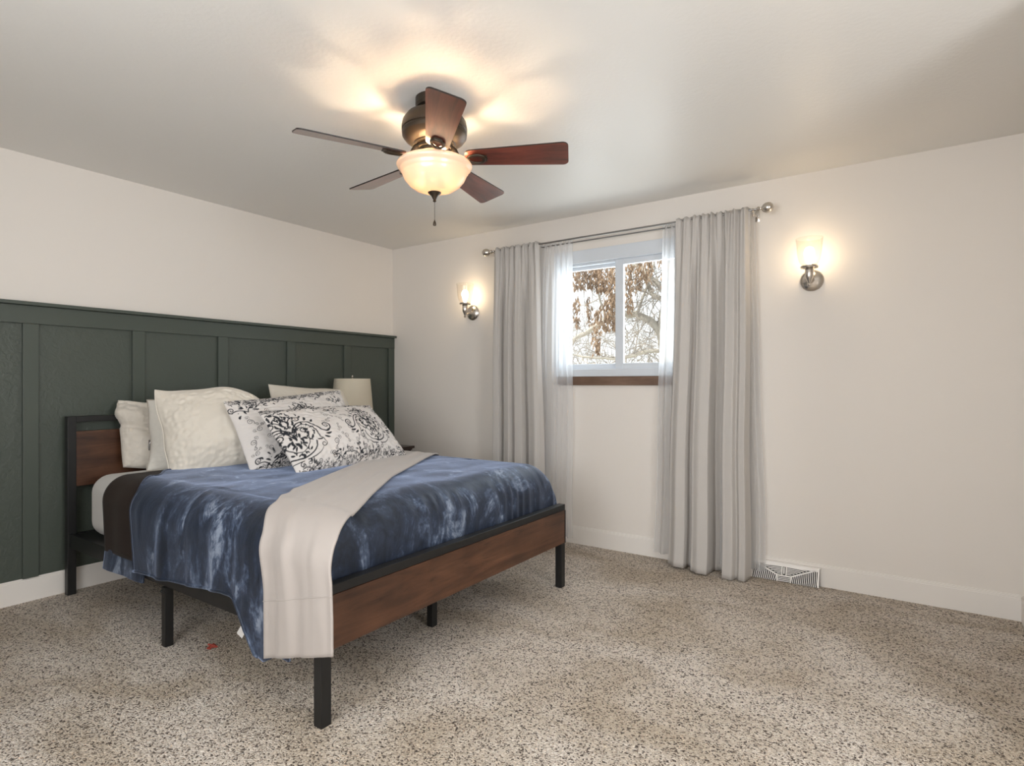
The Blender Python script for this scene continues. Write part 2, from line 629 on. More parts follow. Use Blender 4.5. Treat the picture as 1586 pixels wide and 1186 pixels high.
# green board-and-batten wainscot on the left wall
wn = thing('trim_1', 'dark green board and batten wainscot behind the bed', None, (0, 2.0, 0.128), kind='structure')
YW0 = YR
MB().box(0.0005, 0.006, YW0, YB - .0005, .1285, 1.60).build('wall_panel', M['green_wall'], wn)
MB().box(0.0065, 0.026, YW0, YB - .0005, 1.515, 1.612, .001).build('top_rail', M['green_smooth'], wn)
MB().box(0.0065, 0.056, YW0, YB - .0005, 1.6125, 1.632, .003).build('cap_ledge', M['green_smooth'], wn)
for yc in (-0.49, 0.045, 0.585, 1.121, 1.658, 2.196, 2.737, 3.283, 3.795):
    MB().box(0.0065, 0.024, yc - .035, yc + .035 - (0.0005 if yc > 3.7 else 0), .1285, 1.5145, .0015).build('batten', M['green_smooth'], wn)

# ------------------------------------------------------------------ wall register
vt = thing('floor_register', 'white metal air vent set into the baseboard right of the curtain', 'vent', (3.36, YB - BT, 0))
VX0, VX1, VZ = 3.172, 3.548, 0.104
yf = YB - BT - 0.0005


def vent_y(z):          # front face leans out towards the floor
    return yf - 0.010 - 0.030 * (1 - z / VZ)


def vent_pt(a, b, off=0.0):      # a 0..1 along, b 0..1 up
    z = .002 + b * (VZ - .002)
    return Vector((VX0 + a * (VX1 - VX0), vent_y(z) + off, z))


def ribbon(m, pts, w, off, th=.003):
    pts = [(a * (VX1 - VX0), b * (VZ - .002)) for a, b in pts]
    L, Rr = [], []
    for i, p in enumerate(pts):
        q0, q1 = pts[max(i - 1, 0)], pts[min(i + 1, len(pts) - 1)]
        d = Vector((q1[0] - q0[0], q1[1] - q0[1])).normalized()
        nrm = Vector((-d.y, d.x)) * w / 2
        L.append((p[0] + nrm.x, p[1] + nrm.y)); Rr.append((p[0] - nrm.x, p[1] - nrm.y))
    def P(c, o):
        z = max(.0015, .002 + c[1])
        return m.bm.verts.new((VX0 + c[0], vent_y(z) + o, z))
    rows = [[P(l, off), P(r, off), P(r, off + th), P(l, off + th)] for l, r in zip(L, Rr)]
    for a, b in zip(rows, rows[1:]):
        for k in range(4):
            m.bm.faces.new((a[k], a[(k + 1) % 4], b[(k + 1) % 4], b[k]))
    m.bm.faces.new(rows[0]); m.bm.faces.new(list(reversed(rows[-1])))


m = MB()
vs = []
for b in (0.0, 1.0):
    z = .002 + b * (VZ - .002)
    vs.append([m.bm.verts.new((VX0, vent_y(z), z)), m.bm.verts.new((VX1, vent_y(z), z)), m.bm.verts.new((VX1, yf, z)), m.bm.verts.new((VX0, yf, z))])
for k in range(4):
    m.bm.faces.new((vs[0][k], vs[0][(k + 1) % 4], vs[1][(k + 1) % 4], vs[1][k]))
m.bm.faces.new(vs[0]); m.bm.faces.new(vs[1])
m.build('dark_backing', M['dark_gap'], vt)  # near-black block; its colour stands in for the shaded hollow behind the louvres
m = MB()
ribbon(m, [(0, .965), (1, .965)], .008, -.006, .006)
ribbon(m, [(0.012, 0), (0.012, .93)], .009, -.006, .006)
ribbon(m, [(.988, 0), (.988, .93)], .009, -.006, .006)
ribbon(m, [(.02, .88), (.98, .88)], .010, -.006, .006)
ribbon(m, [(.06, .88), (.40, .34)], .007, -.006, .006)
ribbon(m, [(.94, .88), (.60, .34)], .007, -.006, .006)
ribbon(m, [(.40, .33), (.60, .33)], .007, -.006, .006)
ribbon(m, [(.40, 0), (.40, .33)], .006, -.006, .006)
ribbon(m, [(.60, 0), (.60, .33)], .006, -.006, .006)
ribbon(m, [(.47, .33), (.47, .86)], .006, -.006, .006)
ribbon(m, [(.53, .33), (.53, .86)], .006, -.006, .006)
m.box(VX0 - .006, VX1 + .006, yf - .016, yf, VZ, VZ + .006)
m.build('vent_frame', M['trim_white'], vt)
m = MB()
for k in range(13):     # side louvres
    a = .022 + k * .0285
    top = min(.84, .34 + (.40 - a) / .34 * .50)
    for sgn in (0, 1):
        pts = [((a + .022 * math.sin(j / 6 * 1.6)) if not sgn else 1 - (a + .022 * math.sin(j / 6 * 1.6)), top * j / 6) for j in range(7)]
        ribbon(m, pts, .0042, -.004)
for k in range(6):      # arched upper louvres
    b = .42 + k * .078
    reach = (b - .33) / .55 * .33 + .02
    for sgn in (-1, 1):
        pts = [(.5 + sgn * (.035 + reach * .95 * j / 6), b - .10 * (j / 6) ** 2 * (b - .3) + .02) for j in range(7)]
        ribbon(m, pts, .0038, -.004)
for k in range(4):
    ribbon(m, [(.40, .05 + k * .085), (.60, .05 + k * .085)], .0038, -.004)
m.build('louvres', M['trim_white'], vt)
m = MB()
ribbon(m, [(.5, .45), (.5, .80)], .007, -.010, .010)
m.build('damper_lever', M['trim_white'], vt)

# ------------------------------------------------------------------ sconces
def make_sconce(x, z, label):
    c = thing('wall_sconce', label, 'wall lamp', (x, YB, z), group='glass wall sconces beside the window')
    y = YB
    MB().lathe([(.064, 0 - .0005), (.064, -.008), (.058, -.016), (.040, -.024), (.018, -.030), (.016, -.036)], (x, y, z), 40, 'Y').build('backplate', M['nickel'], c, True, 30)
    yc = y - .108
    m = MB()
    m.tube([(x, y - .030, z - .004), (x, y - .06, z - .012), (x, y - .09, z - .020), (x, yc, z - .018)], .0075, 12)
    m.build('arm', M['nickel'], c, True)
    m = MB()
    m.lathe([(.004, -.052), (.008, -.046), (.010, -.036), (.007, -.030), (.012, -.018), (.017, -.006), (.023, .006), (.023, .050), (.020, .056), (.012, .058)], (x, yc, z), 24)
    m.build('socket_holder', M['nickel'], c, True, 30)
    m = MB()
    m.lathe([(.010, .056), (.046, .058), (.048, .064), (.046, .069), (.010, .071)], (x, yc, z), 32)
    m.build('gallery_ring', M['nickel'], c, True, 30)
    m = MB()
    prof = [(.030, .071), (.046, .080), (.056, .098), (.062, .125), (.066, .160), (.069, .200), (.072, .228)]
    inner = [(r - .003, h) for r, h in reversed(prof)]
    m.lathe(prof + [(.0705, .2295)] + inner, (x, yc, z), 48, cap=False)
    m.build('glass_shade', M['shade_glass'], c, True, 60)
    m = MB()
    m.lathe([(.011, .058), (.011, .085), (.015, .098), (.024, .118), (.029, .138), (.027, .158), (.017, .174), (.004, .180)], (x, yc, z), 24)
    b = m.build('bulb', M['bulb_sconce'], c, True, 180)
    return c, (x, yc, z + .142)


SCONCES = [make_sconce(0.955, 1.785, 'lit glass and nickel wall sconce between bed corner and left curtain'),
           make_sconce(3.504, 1.798, 'lit glass and nickel wall sconce on bare wall right of the curtains')]
SCONCE_W = 0.46
for c, p in SCONCES:
    point_light('sconce_light', p, SCONCE_W, .028, c, (1.0, 0.74, 0.45))

# ------------------------------------------------------------------ ceiling fan
FX, FY = 2.248, 1.913
fan = thing('ceiling_fan', 'bronze five blade ceiling fan with lit alabaster bowl', 'ceiling fan', (FX, FY, ZC))
MB().lathe([(.084, ZC - .0005), (.084, ZC - .030), (.078, ZC - .040), (.050, ZC - .046), (.050, ZC - .058)], (FX, FY, 0), 40).build('canopy', M['bronze'], fan, True, 30)
MB().lathe([(.050, 2.384), (.092, 2.378), (.122, 2.362), (.139, 2.338), (.144, 2.312), (.1435, 2.300), (.140, 2.297), (.1405, 2.293), (.143, 2.290), (.141, 2.275), (.128, 2.258), (.108, 2.246), (.094, 2.242), (.090, 2.236), (.075, 2.232)], (FX, FY, 0), 56).build('motor_housing', M['bronze'], fan, True, 25)
MB().lathe([(.076, 2.231), (.080, 2.226), (.080, 2.216), (.074, 2.213), (.074, 2.207), (.078, 2.204), (.078, 2.196), (.070, 2.190), (.068, 2.165), (.068, 2.150), (.030, 2.146)], (FX, FY, 0), 48).build('light_fitter', M['bronze'], fan, True, 25)
PITCH = R(-15)
BZ = 2.178


def blade_outline():
    r0, r1, w0, w1 = .138, .588, .050, .073
    pts = []
    def arc(cx, cy, r, a0, a1, n=6):
        return [(cx + r * math.cos(a0 + (a1 - a0) * k / n), cy + r * math.sin(a0 + (a1 - a0) * k / n)) for k in range(n + 1)]
    q = .030
    pts += arc(r1 - q * .8, -w1 + q * .8, q * .8, R(-90), R(0))
    pts += arc(r1 - q * .8, w1 - q * .8, q * .8, R(0), R(90))
    pts += arc(r0 + q, w0 - q, q, R(90), R(180))
    pts += arc(r0 + q, -w0 + q, q, R(180), R(270))
    return pts


OUT = blade_outline()
for k in range(5):
    ang = R(-44 + 72 * k)
    base = Matrix.Translation((FX, FY, BZ)) @ Matrix.Rotation(ang, 4, 'Z')
    # the blade lies along its own X axis so its grain runs lengthways
    m = MB()
    m.prism(OUT, .006, Matrix.Rotation(PITCH, 4, 'X'))
    me_o = m.build('blade', M['cherry'])
    me_o.data.materials.append(M['cherry_edge'])
    for p in me_o.data.polygons:
        if len(p.vertices) == 4:
            p.material_index = 1
    me_o.parent = fan
    me_o.matrix_basis = Matrix.Translation(-fan.location) @ base
    m = MB()
    P = Matrix.Rotation(PITCH, 4, 'X')
    pts = [Vector((.074, 0, .046)), Vector((.092, 0, .034)), Vector((.108, 0, .004)), Vector((.128, 0, -.013)), P @ Vector((.150, 0, -.013))]
    m.tube(pts, [.011, .010, .009, .009, .008], 10)
    ring = [P @ Vector((.187 + .038 * math.cos(2 * math.pi * j / 24), (.027 + .004 * math.cos(2 * math.pi * j / 24)) * math.sin(2 * math.pi * j / 24), -.010)) for j in range(24)]
    m.tube(ring, .0055, 8, closed=True)
    m.prism([(.212, -.022), (.234, -.016), (.234, .016), (.212, .022)], .006, P @ Matrix.Translation((0, 0, -.008)))
    iron = m.build('blade_iron', M['bronze'])
    iron.data.shade_smooth()
    iron.data.set_sharp_from_angle(angle=R(40))
    iron.parent = me_o
prof = [(.152, 2.160), (.161, 2.155), (.166, 2.147), (.163, 2.138), (.153, 2.132), (.149, 2.126), (.150, 2.121), (.143, 2.114), (.141, 2.106), (.132, 2.086), (.114, 2.064), (.090, 2.047), (.060, 2.036), (.030, 2.031), (.010, 2.030)]
inner = [(max(r - .004, .006), h + .004) for r, h in reversed(prof)]
MB().lathe(prof + inner, (FX, FY, 0), 64, cap=False).build('glass_bowl', M['bowl'], fan, True, 60)
BULBS = [(FX + .066 * math.cos(R(a)), FY + .066 * math.sin(R(a)), 2.074) for a in (136, 16, 256)]
for i, b in enumerate(BULBS):
    MB().lathe([(.004, -.024), (.014, -.020), (.021, -.008), (.021, .004), (.014, .020), (.012, .036), (.012, .044)], b, 20).build('bulb', M['bulb_fan'], fan, True, 180)
MB().lathe([(.004, 1.988), (.008, 1.992), (.006, 1.997), (.010, 2.005), (.016, 2.016), (.026, 2.024), (.030, 2.029), (.005, 2.0295)], (FX, FY, 0), 28).build('finial', M['bronze'], fan, True, 40)
m = MB()
for j in range(30):
    z = 1.986 - j * .0026
    m.lathe([(.0004, z - .0013), (.0016, z), (.0004, z + .0013)], (FX, FY, 0), 8)
ch = m.build('pull_chain', M['bronze'], fan, True, 180)
MB().lathe([(.006, 1.884), (.0075, 1.888), (.006, 1.898), (.003, 1.905), (.002, 1.909)], (FX, FY, 0), 16).build('chain_pull', M['bronze'], ch, True)
FAN_W = (3.5, 0.3, 0.5)
for b, p in zip(BULBS, FAN_W):
    point_light('fan_bulb_light', b, p, .014, fan, (1.0, 0.80, 0.57))

# ------------------------------------------------------------------ curtain rod, curtains, sheers
YF, YS = 3.705, 3.768
ZR = 2.238
rod = thing('curtain_rod', 'double nickel curtain rod with ball finials above the window', 'curtain rod', (2.23, YB, ZR))
MB().tube([(1.245, YF, ZR), (3.225, YF, ZR)], .0070, 12).build('front_rod', M['rod'], rod, True)
MB().tube([(1.27, YS, ZR - .010), (3.20, YS, ZR - .010)], .0050, 10).build('rear_rod', M['rod'], rod, True)
for x, s in ((1.245, -1), (3.225, 1)):
    m = MB().lathe([(.012, 0), (.015, s * .004), (.015, s * .012), (.008, s * .016), (.008, s * .024), (.014, s * .027), (.022, s * .034), (.029, s * .046), (.0315, s * .060), (.029, s * .074), (.020, s * .086), (.004, s * .0915)], (x, YF, ZR), 28, 'X')
    m.build('ball_finial', M['nickel'], rod, True, 40)
    xb = x - s * .022
    m = MB()
    m.box(xb - .012, xb + .012, YB - .004, YB - .0005, ZR - .045, ZR + .025, .001)
    m.tube([(xb, YB - .004, ZR - .022), (xb, YS, ZR - .022), (xb, YF, ZR - .022)], .005, 8)
    m.tube([(xb, YF, ZR - .042), (xb, YF, ZR - .012)], .0055, 8)
    m.tube([(xb, YF + .016 * math.cos(a), ZR + .0145 * math.sin(a)) for a in [R(180 + d) for d in range(-20, 201, 20)]], .003, 6)
    m.build('bracket', M['nickel'], rod, True)


def curtain(name, label, cat, group, mat, y, xt0, xt1, xb0, xb1, zb, fold, nfold_top, amp_top, seed, zt=ZR + .016, th=0.0, nx=220, nz=70, spread=None):
    rnd = random.Random(seed)
    ph = [rnd.uniform(0, 6.28) for _ in range(6)]
    def fn(u, v):
        z = zb(u) + (zt - zb(u)) * v
        d = (zt - z) / zt
        x0 = xt0 + (xb0 - xt0) * d
        x1 = xt1 + (xb1 - xt1) * d
        x = x0 + (x1 - x0) * u
        w = ease(d / .22)
        f = fold(u, d) * (0.35 + 0.65 * w) * (0.85 + .25 * d)
        g = (math.sin(u * nfold_top * 6.283 + ph[0] + 1.3 * math.sin(u * 9 + ph[1])) + .5 * math.sin(u * nfold_top * 11.1 + ph[2])) * amp_top
        k = math.exp(-d * 9.0)
        yy = f * (1 - .75 * k) + g * (k * 1.1 + .012)
        # rod pocket hugs the rod
        near = max(0.0, 1 - abs(z - ZR) / .022)
        body = y - .014 - .008 * (1 - near) + yy
        top = max(0.0, (z - ZR) / (zt - ZR)) if z > ZR else 0
        body += top * .006
        nn = noise.noise(Vector((x * 7, z * 1.0, seed))) * .004
        return Vector((x + .006 * math.sin(z * 5 + ph[3]) * d, min(body + nn, YB - .012), z + .004 * top * math.sin(u * nfold_top * 12 + ph[4])))
    m = MB()
    m.grid(nx, nz, fn)
    o = m.build(name, mat, None, True, 180)
    if th > 0:
        sd = o.modifiers.new('thickness', 'SOLIDIFY')
        sd.thickness = th
        sd.offset = 1
    return tag(o, label, cat, group)


def fold_right(u, d):
    pts = [(0, .030), (.04, -.010), (.14, -.034), (.24, -.030), (.275, .020), (.30, .024), (.34, -.034), (.43, -.048), (.53, -.044), (.575, .046), (.63, .056), (.675, .050), (.715, -.044), (.82, -.050), (.86, -.020), (.90, -.036), (.96, -.040), (1, .02)]
    return curve_pts(pts, u) * (0.75 + .6 * d)


def fold_left(u, d):
    pts = [(0, .012), (.05, -.032), (.16, -.030), (.20, .044), (.235, .040), (.27, -.026), (.39, -.040), (.44, .012), (.47, .010), (.51, -.036), (.64, -.034), (.68, .036), (.73, .038), (.77, -.022), (.90, -.036), (.96, -.022), (1, .025)]
    return curve_pts(pts, u) * (0.75 + .5 * d)


curtain('window_curtain', 'light grey lined curtain panel nearest the bed, left of the window', 'curtain', 'grey curtain panels at the window', M['curtain'], YF, 1.272, 1.690, 1.265, 1.740, lambda u: .015, fold_left, 8, .014, 3, th=.002)
curtain('window_curtain', 'light grey lined curtain panel hanging right of the window', 'curtain', 'grey curtain panels at the window', M['curtain'], YF, 2.735, 3.185, 2.665, 3.185, lambda u: .022 - .016 * ease(u * 1.6), fold_right, 9, .014, 7, th=.002)


def fold_sheer(u, d):
    return .014 * math.sin(u * 44 + .8 * math.sin(u * 13)) + .008 * math.sin(u * 95 + 2)


curtain('sheer_curtain', 'white sheer curtain behind the left grey panel', 'curtain', 'white sheers at the window', M['sheer'], YS + .016, 1.30, 1.935, 1.225, 1.935, lambda u: .05, fold_sheer, 16, .008, 11, zt=ZR + .012, nx=300)
curtain('sheer_curtain', 'white sheer curtain behind the right grey panel', 'curtain', 'white sheers at the window', M['sheer'], YS + .016, 2.620, 3.20, 2.555, 3.265, lambda u: .05, fold_sheer, 16, .008, 13, zt=ZR + .012, nx=300)

# ------------------------------------------------------------------ bed frame
PX, FXB = .073, 2.293          # post centres at head and foot
PYN, PYF = 1.286, 2.952
bed = thing('bed_frame', 'black metal bed frame with brown wood headboard and footboard panels', 'bed', (1.18, 2.12, 0))
q = .021
for y in (PYN, PYF):
    MB().box(PX - q, PX + q, y - q, y + q, 0, 1.003, .002).build('headboard_post', M['black_metal'], bed)
    MB().box(FXB - q, FXB + q, y - q, y + q, 0, .447, .002).build('footboard_leg', M['black_metal'], bed)
MB().box(PX - q, PX + q, PYN + q, PYF - q, .970, 1.003, .002).build('headboard_top_rail', M['black_metal'], bed)
MB().box(PX - .013, PX + .013, PYN + q, PYF - q, .607, .917, .001).build('headboard_panel', M['walnut_foot'], bed)
MB().box(PX - .012, PX + .012, PYN + q, PYF - q, .300, .340, .001).build('headboard_bottom_rail', M['black_metal'], bed)
MB().box(FXB - q, FXB + q, PYN - q, PYF + q, .448, .482, .002).build('footboard_top_rail', M['black_metal'], bed)
MB().box(FXB + .004, FXB + q + .003, PYN - q + .010, PYF + q - .010, .258, .4475, .001).build('footboard_panel', M['walnut_foot'], bed)
for y in (PYN, PYF):
    MB().box(FXB + .004, FXB + q + .004, y - q if y < 2 else y + q - .009, y - q + .009 if y < 2 else y + q, .258, .4475).build('footboard_edge', M['black_metal'], bed)
for y, s in ((PYN, 1), (PYF, -1)):
    m = MB()
    m.box(PX + q, FXB - q, y - .012, y + .012, .268, .345, .002)
    m.box(PX + q, FXB - q, min(y, y + s * .06), max(y, y + s * .06), .318, .325)
    m.build('side_rail', M['black_metal'], bed)
    ly = y - s * .004
    m = MB().box(1.200 - .018, 1.200 + .018, ly - .018, ly + .018, 0, .268, .002)
    l = m.build('side_leg', M['black_metal'], bed)
    for dx in (-.012, .010):
        MB().lathe([(.006, 0), (.006, -.003 * s), (.004, -.006 * s)], (1.200 + dx, ly - s * .0185, .248), 12, 'Y').build('bolt', M['black_metal'], l)
MB().box(PX + q, FXB - q, 2.10, 2.14, .285, .318, .002).build('centre_rail', M['black_metal'], bed)
for x in (1.15, 2.045):
    MB().box(x - .018, x + .018, 2.102, 2.138, 0, .285, .002).build('centre_leg', M['black_metal'], bed)
MB().box(PX + q, FXB - q, PYN + .013, PYF - .013, .326, .338).build('slat_deck', M['black_metal'], bed)

# ------------------------------------------------------------------ mattress and covers
MX0, MX1, MY0, MY1 = .20, 2.215, 1.315, 2.925
m = MB().box(MX0, MX1, MY0, MY1, .339, .682, .095, 7)
o = m.build('mattress', M['white_sheet'], None, True, 180)
tag(o, 'mattress in a white fitted sheet showing at the head of the bed', 'mattress')


class Cover(object):
    """turns cloth coordinates (x along the bed, q across it) into points lying over the mattress"""

    def __init__(self, y0, y1, zt, r, x1=None):
        self.y0, self.y1, self.zt, self.r, self.x1 = y0, y1, zt, r, x1
        self.L = y1 - y0 - 2 * r
        self.arc = r * math.pi / 2

    def side(self, a):          # overshoot -> (outward, drop)
        r = self.r
        if a <= 0: return 0.0, 0.0
        if a < self.arc:
            th = a / r
            return r * math.sin(th), r * (1 - math.cos(th))
        return r, r + a - self.arc

    def pt(self, x, q):
        if q < 0:
            o, d = self.side(-q); y = self.y0 + self.r - o
        elif q > self.L:
            o, d = self.side(q - self.L); y = self.y1 - self.r + o
        else:
            d = 0; y = self.y0 + self.r + q
        dx = 0
        if self.x1 is not None and x > self.x1 - self.r:
            o, dx = self.side(x - (self.x1 - self.r)); x = self.x1 - self.r + o
        return Vector((x, y, self.zt - d - dx))

    def q_for_z(self, z):       # cloth coordinate of the near hem at height z
        return -(self.zt - z - self.r + self.arc)


def cloth(name, mat, fn, nu, nv, th, parent=None, off=1):
    m = MB()
    m.grid(nu, nv, fn)
    o = m.build(name, mat, parent, True, 180)
    sd = o.modifiers.new('thickness', 'SOLIDIFY')
    sd.thickness = th
    sd.offset = 0
    sd.use_rim = True
    return o


# brown blanket folded across the head end
cb = Cover(1.270, 2.965, .700, .125)


def brown_fn(u, v):
    q1 = cb.L + cb.arc + .18
    q0 = cb.q_for_z(.335)
    q = q0 + (q1 - q0) * v
    a = max(0.0, min(1.0, -q / .42))
    x0 = .53 + .055 * a
    x1 = 1.02 + .02 * a
    x = x0 + (x1 - x0) * u
    p = cb.pt(x, q)
    p.z += .004 * noise.noise(Vector((x * 5, q * 5, 3)))
    if q < 0:
        p.y -= .006 * noise.noise(Vector((x * 8, 1.5, q * 2))) + .004
    return p


o = cloth('brown_blanket', M['brown'], brown_fn, 30, 120, .008)
tag(o, 'dark brown blanket folded across the bed between white mattress and blue blanket', 'blanket')

# blue plush blanket
cv = Cover(1.252, 2.985, .712, .150, 2.252)


def hem(x):
    return lin_pts([(.6, .255), (.97, .305), (1.20, .318), (1.47, .338), (1.72, .362), (1.80, .360), (1.835, .335), (1.90, .245), (1.955, .180), (2.02, .168), (2.08, .20), (2.4, .24)], x)


UX1 = 2.252 - .150 + .150 * math.pi / 2 + .135


def blue_fn(u, v):
    q1 = cv.L + cv.arc + .18
    # left edge slants towards the head on top of the mattress
    def left(qq):
        return curve_pts([(-.50, .950), (-.15, .905), (.02, .78), (.14, .655), (.40, .62), (2.0, .62)], qq)
    uu = u ** .92
    xq = lambda q_: left(q_) + (UX1 - left(q_)) * uu
    x_guess = xq(-.3)
    q0 = cv.q_for_z(hem(x_guess))
    if x_guess > 2.20:
        q0 = q0 + (cv.q_for_z(.46) - q0) * ease((x_guess - 2.20) / .06)
    q = q0 + (q1 - q0) * v
    x = xq(q)
    p = cv.pt(x, q)
    if x > 2.16:
        p.z = max(p.z, .440 + .01 * noise.noise(Vector((p.y * 9, p.x * 9, 0))))
    n = noise.noise(Vector((x * 3.1, q * 3.1, 5.0))) * .010 + noise.noise(Vector((x * 9, q * 7, 1.0))) * .004
    if q >= 0 and q <= cv.L:
        p.z += n + .008 * math.sin(math.pi * min(1, max(0, q / cv.L)))
        if x > 2.0:
            p.x += .0
    if q < 0:
        d = min(1.0, -q / .35)
        fold = noise.noise(Vector((x * 7.5, 2.0, q * .9))) * .020 + noise.noise(Vector((x * 17, 6.0, q * 1.2))) * .007
        p.y -= (max(-.004, fold) + .006) * d
    if x > 2.252 - .12 and q > .05:
        # puckers where it is tucked behind the footboard
        e = ease((x - 2.12) / .15)
        p.x += -.006 * e * abs(math.sin(q * 38 + 2 * math.sin(q * 11)))
    return p


blanket = cloth('blue_blanket', M['blue'], blue_fn, 190, 240, .011)
tag(blanket, 'blue plush blanket spread over the bed and hanging down its side', 'blanket')
# the turned-back edge lying under the brown blanket
cf = Cover(1.284, 2.965, .690, .120)


def fold_fn(u, v):
    q0, q1 = cf.q_for_z(.243 + .006 * u), cf.q_for_z(.350)
    q = q0 + (q1 - q0) * v
    x = .575 + .43 * u
    p = cf.pt(x, q)
    p.y -= .010 + .012 * (1 - v) + .008 * noise.noise(Vector((x * 9, 4, q)))
    return p


cloth('turned_back_edge', M['blue'], fold_fn, 40, 26, .010, blanket)
# rolled hem along the visible near edge and the head-side edge
hp = []
for k in range(46):
    u = k / 45 * .66
    p = blue_fn(u, 0.0)
    hp.append(p + Vector((0, -.004, .002)))
MB().tube(hp, .0075, 8).build('hem', M['blue'], blanket, True, 180)
hp = [blue_fn(0.0, .002 + k / 60 * .46) + Vector((-.001, -.001, .003)) for k in range(61)]
MB().tube(hp, .0075, 8).build('hem', M['blue'], blanket, True, 180)
m = MB()
m.grid(2, 3, lambda u, v: Vector((1.872 + .035 * u - .02 * v, 1.236 - .004 * v, .262 - .030 * v - .012 * u)))
tg = m.build('care_label', M['white_sheet'], blanket)
tg['label'] = 'small white care label'
s_ = tg.modifiers.new('thickness', 'SOLIDIFY'); s_.thickness = .001

# ivory sheet laid diagonally across the bed
ct = Cover(1.232, 3.000, .729, .165)


def throw_fn(u, v):
    # v: 0 at the hanging end, 1 at the far side
    zl, zr = .192, .298
    ql, qr = ct.q_for_z(zl), ct.q_for_z(zr)
    q0 = ql + (qr - ql) * u
    q1 = ct.L + ct.arc + .10
    q = q0 + (q1 - q0) * v
    left = curve_pts([(-.72, 2.050), (-.40, 2.045), (-.20, 2.015), (-.06, 1.93), (.04, 1.85), (.16, 1.765)], q) if q < .16 else lin_pts([(.16, 1.765), (.6, 1.52), (1.16, 1.19), (1.42, 1.06), (2, .80)], q)
    right = lin_pts([(-.72, 2.428), (-.40, 2.428), (-.28, 2.422), (-.20, 2.408), (-.13, 2.385), (-.06, 2.348), (.0, 2.314), (.07, 2.272), (.14, 2.226), (.6, 1.90), (1.16, 1.575), (1.42, 1.43), (2, 1.20)], q)
    x = left + (right - left) * u
    p = ct.pt(x, q)
    # folded double, so it lies in long soft creases
    n = noise.noise(Vector((u * 4.0, q * 1.2, 9.0)))
    n2 = noise.noise(Vector((u * 9.0, q * 2.5, 2.0)))
    if q > 0:
        p.z += .008 * n + .004 * n2 + .006 * math.sin(math.pi * min(1, max(0, q / ct.L)))
        over = max(0.0, p.x - 2.10)
        p.z -= over * over * .5
    else:
        d = min(1.0, -q / .2)
        p.y -= d * (.010 + .012 * n + .006 * n2)
        over = max(0.0, p.x - 2.14)
        p.z -= over * over * .5 * max(0.0, 1 + q / .35)
    return p


thr = cloth('folded_sheet', M['throw'], throw_fn, 40, 170, .007)
tag(thr, 'ivory folded sheet laid diagonally over the blue blanket, hanging at the foot corner', 'bed sheet')
m = MB()
m.tube([throw_fn(k / 30, .085) + Vector((0, -.0042, 0)) for k in range(31)], .0016, 6)
m.build('hem_seam', M['throw'], thr, True, 180)
m = MB()
m.grid(30, 6, lambda u, v: throw_fn(.10 + .55 * u, .004 + .05 * v) + Vector((0, .0085, -.014 * math.sin(u * 3.1))))
m.build('under_layer', M['throw'], thr, True, 180)


# ------------------------------------------------------------------ pillows
def pillow_shape(W, H, Tk, corner, seed, wrinkle, sag=0.0, power=.42, pinch=.06, irr=.020):
    def fn(a, b, side):
        # a, b in -1..1 ; side +1 front, -1 back
        ax, bx = a, b
        edge_x = 1 - pinch * (1 - bx * bx)
        edge_z = 1 - pinch * (1 - ax * ax)
        x = ax * W / 2 * edge_x
        z = bx * H / 2 * edge_z
        # rounded corners
        cr = max(0.0, abs(ax) + abs(bx) - 1.0)
        k = 1 - corner * cr * cr
        x *= k; z *= k
        x += irr * noise.noise(Vector((bx * 1.6, ax * .8, seed + .5)))
        z += irr * noise.noise(Vector((ax * 1.6, bx * .8, seed + 7.5)))
        t = ((1 - ax ** 2) * (1 - bx ** 2))
        t = max(0.0, t) ** power
        body = Tk / 2 * t
        body *= 1 + sag * (-bx) * .6
        n = noise.noise(Vector((x * 7 + seed, z * 7, side * 3.0 + seed)))
        n2 = noise.noise(Vector((x * 18 + seed, z * 16, side * 5.0)))
        e = 1 - t
        # long soft tension folds
        n3 = noise.noise(Vector(((x + .5 * z) * 3.0 + seed, (z - .35 * x) * 13, side * 2.0)))
        body += wrinkle * (n + .28 * n2 + .65 * n3) * (t * .7)
        # gathers running in from the seam
        body += wrinkle * .8 * noise.noise(Vector((ax * 14, bx * 14, seed))) * t * e * 2
        return Vector((x, -side * body, z))
    return fn


